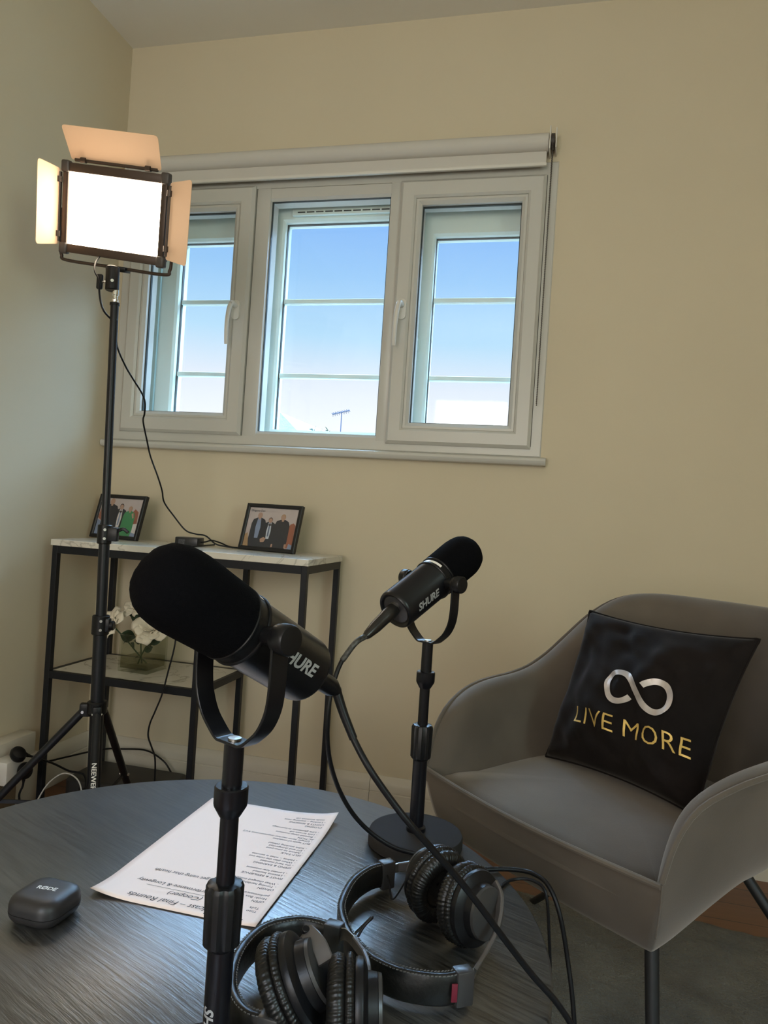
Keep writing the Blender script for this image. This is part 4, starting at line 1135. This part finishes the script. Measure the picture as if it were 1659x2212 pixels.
# ================================================================== PICTURE FRAMES
skin = mat('print_skin', (.42, .26, .19), .6); suit = mat('print_navy', (.018, .022, .035), .6); shirt = mat('print_shirt', (.50, .55, .62), .6)
grn = mat('print_green', (.05, .24, .10), .6); tie = mat('print_tie', (.10, .13, .22), .6); hairg = mat('print_grey_hair', (.34, .28, .22), .6); haird = mat('print_dark_hair', (.03, .02, .018), .6)
bgm = mat('print_background', (.50, .43, .42), .6, vary=(20, .08)); redm = mat('print_chair_red', (.30, .10, .06), .6); blue = mat('print_blue', (.22, .28, .42), .6); blond = mat('print_blonde', (.38, .24, .12), .6); pale = mat('print_pale', (.62, .58, .56), .6)
PM_ = [bgm, skin, suit, shirt, grn, tie, hairg, haird, redm, blue, blond, pale]
def picture(pos, rz, lean, people, label, writing=None):
    w, h = .200, .146
    F = Matrix.Translation(pos) @ Matrix.Rotation(rz, 4, 'Z') @ Matrix.Rotation(-lean, 4, 'X')   # local x right, z up, front -y
    s = thing('picture_frame', label, 'picture frame', pos, rz, 'framed group photos')
    bm = BM(); b_ = .012
    t = BM(); ring_frame(t, -w/2, w/2, 0, h, b_, b_, b_, b_, -.007, .007, .002, .003); merge(bm, t, M=F)
    fo = obj('frame', bm, mat('frame_black', (.012, .012, .014), .35), s, angle=30)
    bm = BM(); box(bm, (-w/2+.004, .003, .004), (w/2-.004, .0065, h-.004), M=F); obj('backing', bm, mat('frame_back_brown', (.10, .035, .03), .7), s, smooth=False)
    # easel stand
    bm = BM(); a = F @ V((.0, .008, h*.75)); 
    st = [F @ V((-.020, .0075, h*.62)), F @ V((.020, .0075, h*.62))]
    R_ = Matrix.Rotation(rz, 3, 'Z'); f1 = V(pos)+R_ @ V((.032, .068, .002)); f0 = V(pos)+R_ @ V((-.032, .068, .002))
    v = [bm.verts.new(p) for p in (st[0], st[1], f1, f0)]
    bm.faces.new(v); r_ = bmesh.ops.extrude_face_region(bm, geom=bm.faces[:]); bmesh.ops.translate(bm, verts=[x for x in r_['geom'] if isinstance(x, bmesh.types.BMVert)], vec=R_ @ V((0, .003, .001)))
    obj('easel_stand', bm, mat('frame_back_brown'), s, smooth=False)
    # print
    bm = BM(); iw, ih = w-2*b_, h-2*b_
    def Q(x, z, d): return F @ V((-iw/2+x*iw, -.0010-d, b_+z*ih))
    def poly(pts, mi, d):
        vs_ = [bm.verts.new(Q(x, z, d)) for x, z in pts]; f = bm.faces.new(vs_); f.material_index = mi
    def ell(cx, cz, a, b, mi, d, n=18): poly([(cx+a*math.cos(2*PI*i/n), cz+b*math.sin(2*PI*i/n)) for i in range(n)], mi, d)
    poly([(0, 0), (1, 0), (1, 1), (0, 1)], 0, 0)
    people(poly, ell)
    pr_ = obj('photo_print', bm, bgm, s, smooth=False, mats=PM_)
    if writing:
        t = text_bm(writing, .0095, shear=.2); bmesh.ops.transform(t, matrix=F @ Matrix.Translation((-iw/2+.005, -.0022, b_+ih-.0125)) @ Matrix.Rotation(PI/2, 4, 'X'), verts=t.verts)
        obj('handwriting', t, suit, pr_, smooth=False)
    t = thin_glass('frame_glass') if 'frame_glass' not in MATS else MATS['frame_glass']
    bm = BM(); box(bm, (-w/2+b_-.001, -.0045, b_-.001), (w/2-b_+.001, -.0038, h-b_+.001), M=F); obj('glass', bm, t, s, smooth=False)
    return s
def person(poly, ell, cx, top, sc, coat, d, hair=6, head=1, lap=None, tiec=None, bot=0):
    hw = .045*sc; hh = .075*sc
    sh = top-2.35*hh
    poly([(cx-.145*sc, sh-.10), (cx-.12*sc, sh), (cx-.04*sc, sh+.05), (cx+.04*sc, sh+.05), (cx+.12*sc, sh), (cx+.150*sc, sh-.10), (cx+.155*sc, .18), (cx+.13*sc, bot), (cx-.13*sc, bot), (cx-.155*sc, .18)], coat, d)
    if lap: poly([(cx-.030*sc, sh+.05), (cx+.030*sc, sh+.05), (cx+.052*sc, sh-.20), (cx+.035*sc, .22), (cx-.035*sc, .22), (cx-.052*sc, sh-.20)], lap, d+.0001)
    if tiec: poly([(cx-.012*sc, sh+.03), (cx+.012*sc, sh+.03), (cx+.018*sc, .28), (cx-.018*sc, .28)], tiec, d+.0002)
    poly([(cx-.02*sc, sh), (cx+.02*sc, sh), (cx+.02*sc, sh+.09), (cx-.02*sc, sh+.09)], head, d+.00015)
    ell(cx, top-hh*.95, hw*1.08, hh*1.05, hair, d+.0002); ell(cx, top-hh*1.15, hw*.95, hh*.92, head, d+.0003)
def ppl_right(poly, ell):
    poly([(.86, .02), (.84, .45), (.88, .62), (.94, .66), (.985, .60), (.99, .04)], 8, .0001)
    poly([(.90, 0), (.92, .14), (1, .10), (1, 0)], 9, .0002)
    poly([(.0, 0), (.0, .30), (.05, .35), (.10, .12), (.12, 0)], 10, .0001)
    person(poly, ell, .47, .76, .86, 2, .0002, 7, 1, 3, 5)
    ell(.475, .575, .032, .022, 7, .0006)
    person(poly, ell, .24, .87, 1.0, 2, .0007, 1, 1, 9)
    person(poly, ell, .72, .86, 1.02, 2, .0008, 10, 1)
    poly([(.33, .20), (.40, .26), (.45, .22), (.42, .13), (.35, .12)], 1, .0012)
    poly([(.84, .02), (.88, .02), (.88, .12), (.84, .12)], 1, .0013); poly([(.575, .02), (.61, .02), (.61, .10), (.58, .10)], 1, .0013)
def ppl_left(poly, ell):
    poly([(.0, .45), (.02, .72), (.10, .76), (.16, .60), (.12, .35)], 8, .0001); poly([(0, 0), (0, .40), (.12, .35), (.14, 0)], 9, .0001)
    poly([(.80, .25), (.79, .62), (.86, .74), (.95, .66), (.97, .30)], 8, .0001)
    poly([(.83, 0), (.82, .26), (.90, .34), (1, .36), (1, 0)], 11, .0002); poly([(.84, 0), (.86, .12), (1, .08), (1, 0)], 9, .0003)
    person(poly, ell, .52, .86, 1.0, 2, .0003, 7, 1, 11, 9)
    ell(.52, .645, .034, .028, 7, .0007)
    person(poly, ell, .27, .99, 1.15, 2, .0008, 1, 1)
    person(poly, ell, .745, .80, .95, 4, .0009, 10, 1)
    poly([(.38, 0), (.40, .22), (.62, .22), (.64, 0)], 9, .0006)
    poly([(.80, .60), (.84, .63), (.87, .50), (.84, .48)], 1, .0014)
picture((.668, -.150, KZ), math.radians(-12), math.radians(15), ppl_right, 'black picture frame on the console right end, photo of three people in dark clothes', "Dragons Den")
picture((.134, -.125, KZ), math.radians(-12), math.radians(15), ppl_left, 'black picture frame on the left end of the console, photo with a person in green', None)

# ================================================================== VASE AND ROSES
SZ = .4025
vz = thing('glass_vase', 'square clear glass vase of water on the console shelf holding white roses', 'vase', (.315, -.205, SZ))
glass = thin_glass('clear_glass', (.90, .915, .87))
hv = .050; H_ = .108
VM = Matrix.Translation((.318, -.205, SZ)) @ Matrix.Rotation(math.radians(-3), 4, 'Z')
bm = BM()
t = .004
def sqring(h, z, n=4): return [bm.verts.new(VM @ V((x*h, y*h, z))) for x, y in ((-1, -1), (1, -1), (1, 1), (-1, 1))]
R_ = [sqring(hv, 0), sqring(hv, H_), sqring(hv-t, H_), sqring(hv-t, .010)]
for a, b in zip(R_, R_[1:]):
    for i in range(4): bm.faces.new((a[i], a[(i+1) % 4], b[(i+1) % 4], b[i]))
bm.faces.new(R_[0]); bm.faces.new(R_[-1])
obj('glass_body', bm, glass, vz, smooth=False)
bm = BM(); box(bm, (-hv+t+.0002, -hv+t+.0002, .0102), (hv-t-.0002, hv-t-.0002, .042), M=VM)
obj('water', bm, thin_glass('vase_water', (.87, .865, .78)), vz, smooth=False)
petal_m = mat('rose_petal', (.74, .66, .52), .55, sheen=.2, vary=(40, .06)); leaf_m = mat('rose_leaf', (.035, .060, .030), .5, vary=(30, .3)); stem_m = mat('rose_stem', (.05, .075, .03), .5)
def rose(c, ax, size, foot, label, seed):
    rnd = random.Random(seed)
    c = V(c); R = frame_from(ax); s = thing('rose', label, 'flower', c, 0, 'white roses in the glass vase')
    specs = []
    for k in range(3): specs.append((.16, .40, k*120, .12, 30))
    for k in range(4): specs.append((.26, .55, k*90+25, .25, 55))
    for k in range(5): specs.append((.38, .68, k*72+10, .42, 82))
    for k in range(6): specs.append((.48, .74, k*60+40, .70, 76))
    for k in range(5): specs.append((.56, .78, k*72+15, 1.05, 80))
    for k, (r0, L, az, open_, wid) in enumerate(specs):
        az = math.radians(az+rnd.uniform(-12, 12)); wa = math.radians(wid/2+rnd.uniform(-3, 5)); ph = rnd.uniform(0, 9)
        bm = BM()
        def f(u, v, az=az, wa=wa, r0=r0, L=L, o=open_, ph=ph):
            a = (2*u-1); t_ = v
            width = wa*(math.sin(PI*min(1, .18+.75*t_))**.6)
            ang = az+a*width
            rr = size*(.05+r0*math.sin(t_*PI*.5)**.8+o*.55*max(0, t_-.55)**1.3*2.0)
            zz = size*(L*(t_-.10) - o*.50*max(0, t_-.50)**1.4*2 - .10*a*a*t_) + size*.03*math.sin(a*4+ph)*t_
            return c+R @ V((rr*math.cos(ang), rr*math.sin(ang), zz))
        grid(bm, f, 10, 10)
        p = obj('petal', bm, petal_m, s, angle=180); md = p.modifiers.new('s', 'SOLIDIFY'); md.thickness = size*.018
    fo = V(foot)
    bm = BM(); tube(bm, [c-R.col[2]*size*.08, c.lerp(fo, .35)+V((rnd.uniform(-.006, .006), 0, 0)), c.lerp(fo, .7), fo], .0022, 8, 6); stm = obj('stem', bm, stem_m, s)
    for k in range(4):
        t_ = (.10, .22, .38, .60)[k]; b = c.lerp(fo, t_); d = V((rnd.uniform(-1, 1), rnd.uniform(-.6, .6), rnd.uniform(-.2, .3))).normalized()
        L = size*(.75, .8, .65, .6)[k]; F = M4(frame_from(d), b)
        if t_ > .35: L *= .8
        bm = BM()
        grid(bm, lambda u, v: F @ V(((2*u-1)*.42*L*math.sin(PI*min(.98, v+.02))**.8, .12*L*abs(2*u-1)-.25*L*v*v, L*v)), 6, 10)
        lf = obj('leaf', bm, leaf_m, s, angle=180); md = lf.modifiers.new('s', 'SOLIDIFY'); md.thickness = .0006
    return s
rose((.230, -.238, .530), (-.35, -.62, .50), .058, (.322, -.19, .420), 'white rose leaning left over the vase rim, largest bloom', 3)
rose((.366, -.245, .532), (.15, -.60, .55), .058, (.305, -.21, .420), 'white rose on the right side of the vase, half behind the microphone', 5)
rose((.283, -.190, .580), (-.10, -.45, .70), .050, (.312, -.20, .420), 'white rose standing highest at the back of the vase', 8)

# ================================================================== FLOOR CORNER CLUTTER
bm = BM(); box(bm, (.0005, -.52, .150), (.052, -.318, .212), .003); box(bm, (.0005, -.90, .150), (.052, -.524, .212), .003)
struct('trim_2', bm, skirt_m)
bm = BM(); box(bm, (.0005, -.425, .0), (.060, -.302, .149), .003); struct('trim_3', bm, skirt_m)
ex = thing('plug_adapter', 'white cube plug adapter on the left wall trunking', 'adapter', (.085, -.47, .14))
bm = BM(); box(bm, (.0605, -.500, .118), (.112, -.440, .182), .004); obj('body', bm, white_plastic, ex)
def plug(pos, ax, cordpts, label):
    s = thing('power_plug', label, 'plug', pos, 0, 'black plugs by the left wall')
    F = M4(frame_from(ax), pos)
    bm = BM(); rings = []
    lathe(bm, [(.004, -.010), (.016, -.009), (.0215, -.003), (.0225, .004), (.019, .011), (.010, .014)], F @ Matrix.Diagonal((1.05, .92, 1.15, 1)), 28); obj('plug_body', bm, black_plastic, s)
    bm = BM(); tube(bm, cordpts, .0033, 8, 6, rf=lambda t: .0030+.0035*max(0, 1-t*9)); obj('cord', bm, rubber, s)
    return s
plug((.1165, -.468, .196), (.55, -.2, .8), [(.125, -.448, .192), (.128, -.42, .178), (.126, -.38, .158), (.130, -.33, .13), (.15, -.29, .10), (.19, -.27, .085), (.21, -.30, .04), (.20, -.36, .006)], 'upper black power plug pushed into the top of the white adapter')
plug((.128, -.452, .150), (.95, -.30, .05), [(.128, -.452, .130), (.127, -.453, .108), (.12, -.456, .08), (.13, -.45, .035), (.16, -.44, .006), (.24, -.47, .004)], 'lower black power plug hanging on the side of the white adapter')
card = mat('brown_cardboard', (.16, .115, .07), .8, vary=(8, .1))
bm = BM(); box(bm, (.002, -.90, .0005), (.088, -.430, .112), .002); tag(obj('cardboard_box', bm, card), 'low brown box on the floor below the white plug adapter', 'box')
bb = thing('network_box', 'flat black electronics box on the floor under the console table', 'electronics box', (.24, -.19, 0))
bm = BM(); t = BM(); rsolid(t, .33, .185, [(.004, .001), (.0, .004), (0, .050), (.004, .056), (.010, .0585)], .03, Matrix.Translation((.265, -.158, 0))); merge(bm, t); obj('case', bm, mat('router_plastic', (.028, .026, .025), .5), bb, angle=50)
bm = BM()
for i in range(9): box(bm, (.16+i*.012, -.2506-.0008, .014), (.166+i*.012, -.2506, .040))
obj('vent_slots', bm, mat('slot_dark', (.004, .004, .004), .6), bb, smooth=False)
bm = BM(); tube(bm, [(.13, -.42, .010), (.135, -.40, .05), (.155, -.385, .095), (.190, -.375, .125), (.225, -.37, .122), (.250, -.37, .095), (.262, -.38, .04), (.262, -.40, .004)], .0020, 8, 8)
tag(obj('white_cable', bm, mat('white_cable_pvc', (.55, .53, .50), .45)), 'thin white cable arching over the floor beside the tripod legs', 'cable')
bm = BM(); tube(bm, [(.030, -.300, .110), (.060, -.29, .112), (.12, -.10, .102), (.17, -.045, .095), (.25, -.04, .100), (.31, -.045, .082), (.345, -.05, .055), (.352, -.06, .02), (.352, -.065, .063)][:7]+[(.40, -.08, .004)], .0028, 8, 8)
tag(obj('black_cable', bm, rubber), 'black cable looping along the skirting board behind the tripod legs', 'cable')

# ================================================================== OUTSIDE
brick = mat('house_brick', (.62, .60, .58), .8); tile = mat('roof_tile', (.20, .25, .32), .7, bump=(8, .5, .05))
hs = thing('house', 'distant pale house with gabled roof seen through the middle window pane', 'house', (-9.6, 26, 0))
bm = BM(); box(bm, (-12.0, 24, -3), (-7.6, 30, 3.6)); obj('wall', bm, brick, hs, smooth=False)
bm = BM(); prism(bm, [(-12.6, 3.5), (-7.9, 3.5), (-9.15, 4.62)], -30.2, -23.8, Matrix.Rotation(PI/2, 4, 'X')); obj('roof', bm, tile, hs, smooth=False)
bm = BM(); box(bm, (-10.6, 26, 3.7), (-10.1, 26.6, 4.7)); obj('chimney', bm, brick, hs, smooth=False)
an = thing('television_aerial', 'thin rooftop television aerial on a pole seen through the middle window pane', 'aerial', (-7.05, 25, 0))
am_ = mat('aerial_metal', (.03, .05, .09), .6, spec=.1)
bm = BM(); cyl(bm, (-7.05, 25, -1), (-7.07, 25, 4.86), .018, n=10); obj('pole', bm, am_, an)
bm = BM(); cyl(bm, (-7.45, 25, 4.78), (-6.75, 25, 4.95), .016, n=8)
for i in range(8):
    x = -7.42+i*.09; cyl(bm, (x, 24.8, 4.79+i*.021), (x, 25.2, 4.79+i*.021), .010, n=6); cyl(bm, (x, 25, 4.69+i*.021), (x, 25, 4.86+i*.021), .009, n=6)
obj('antenna_elements', bm, am_, an)
bm = BM(); rnd = random.Random(4)
for i in range(70):
    x = -7.80+rnd.random()*.88; z = 3.38+rnd.random()*.58; a = rnd.random()*6.28; L = .05+.10*rnd.random()
    p = V((x, 23.1+rnd.uniform(-.3, .3), z)); q = V((math.cos(a), rnd.uniform(-.5, .5), math.sin(a)))
    v = [bm.verts.new(p), bm.verts.new(p+q*L+V((0, 0, .03))), bm.verts.new(p+q*L*1.6), bm.verts.new(p+q*L-V((0, 0, .03)))]
    bm.faces.new(v)
for i in range(14):
    x = -7.76+i*.063; cyl(bm, (x, 23.1, -1), (x+rnd.uniform(-.05, .05), 23.1, 3.6+rnd.random()*.33), .012, .004, n=5)
tag(obj('tree', bm, mat('tree_leaves', (.03, .05, .03), .8), smooth=False), 'sparse distant treetop just above the middle window frame', 'tree')

# ================================================================== CAMERA, SKY, LIGHT
cam = bpy.data.cameras.new('camera'); co = bpy.data.objects.new('camera', cam); COL.objects.link(co)
co.matrix_world = M4(Matrix((CR, CU, -CF)).transposed(), V((1.5167443267228724, -2.175322613467918, .9119436112916288)))
cam.sensor_fit = 'HORIZONTAL'; cam.sensor_width = 36; cam.lens = 1570/1659*36; cam.clip_start = .02; cam.clip_end = 500
SC.camera = co

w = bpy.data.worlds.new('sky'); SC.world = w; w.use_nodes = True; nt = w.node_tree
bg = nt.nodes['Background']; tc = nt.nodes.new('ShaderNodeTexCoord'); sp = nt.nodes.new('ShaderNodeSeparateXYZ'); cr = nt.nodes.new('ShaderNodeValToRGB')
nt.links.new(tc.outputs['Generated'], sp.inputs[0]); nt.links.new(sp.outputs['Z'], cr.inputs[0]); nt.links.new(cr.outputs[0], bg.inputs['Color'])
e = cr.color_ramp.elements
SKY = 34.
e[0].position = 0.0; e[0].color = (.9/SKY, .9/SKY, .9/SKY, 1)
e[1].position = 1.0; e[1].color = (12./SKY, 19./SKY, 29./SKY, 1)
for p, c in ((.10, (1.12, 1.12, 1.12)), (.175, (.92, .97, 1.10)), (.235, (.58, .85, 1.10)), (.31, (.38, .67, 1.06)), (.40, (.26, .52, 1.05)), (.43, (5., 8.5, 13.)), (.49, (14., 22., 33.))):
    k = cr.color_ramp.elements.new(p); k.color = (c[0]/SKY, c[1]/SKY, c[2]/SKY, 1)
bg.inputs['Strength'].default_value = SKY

def area(name, loc, rot, sx, sy, power, col):
    l = bpy.data.lights.new(name, 'AREA'); l.shape = 'RECTANGLE'; l.size = sx; l.size_y = sy; l.energy = power; l.color = col
    o = bpy.data.objects.new(name, l); COL.objects.link(o); o.location = loc; o.rotation_euler = rot; return o
area('daylight_rear_window', ((FW[0]+FW[1])/2, RY-.12, (FW[2]+FW[3])/2), (PI/2, 0, 0), FW[1]-FW[0], FW[3]-FW[2], 41, (1.0, .915, .82))

w4 = bpy.data.objects.new('added_light_opening', None); COL.objects.link(w4); w4['kind'] = 'structure'; INV['added_light_opening'] = Matrix.Identity(4)  # no window known here; unseen frame added around the side fill light
bm = BM(); ring_frame(bm, FW2[0], FW2[1], FW2[2], FW2[3], .06, .06, .06, .06, .02, .09, .003, M=Matrix.Translation((RX, 0, 0)) @ Matrix(((0, 1, 0, 0), (1, 0, 0, 0), (0, 0, 1, 0), (0, 0, 0, 1))))
obj('window_frame', bm, upvc, w4, angle=25)
area('added_side_fill', (RX+.12, (FW2[0]+FW2[1])/2, (FW2[2]+FW2[3])/2), (PI/2, 0, PI/2), FW2[1]-FW2[0], FW2[3]-FW2[2], 32, (.76, 1.0, .90))  # fill light added to brighten the left wall
SC.view_settings.view_transform = 'Standard'; SC.view_settings.look = 'None'; SC.view_settings.gamma = 1; SC.view_settings.use_curve_mapping = False
SC.view_settings.exposure = 0.
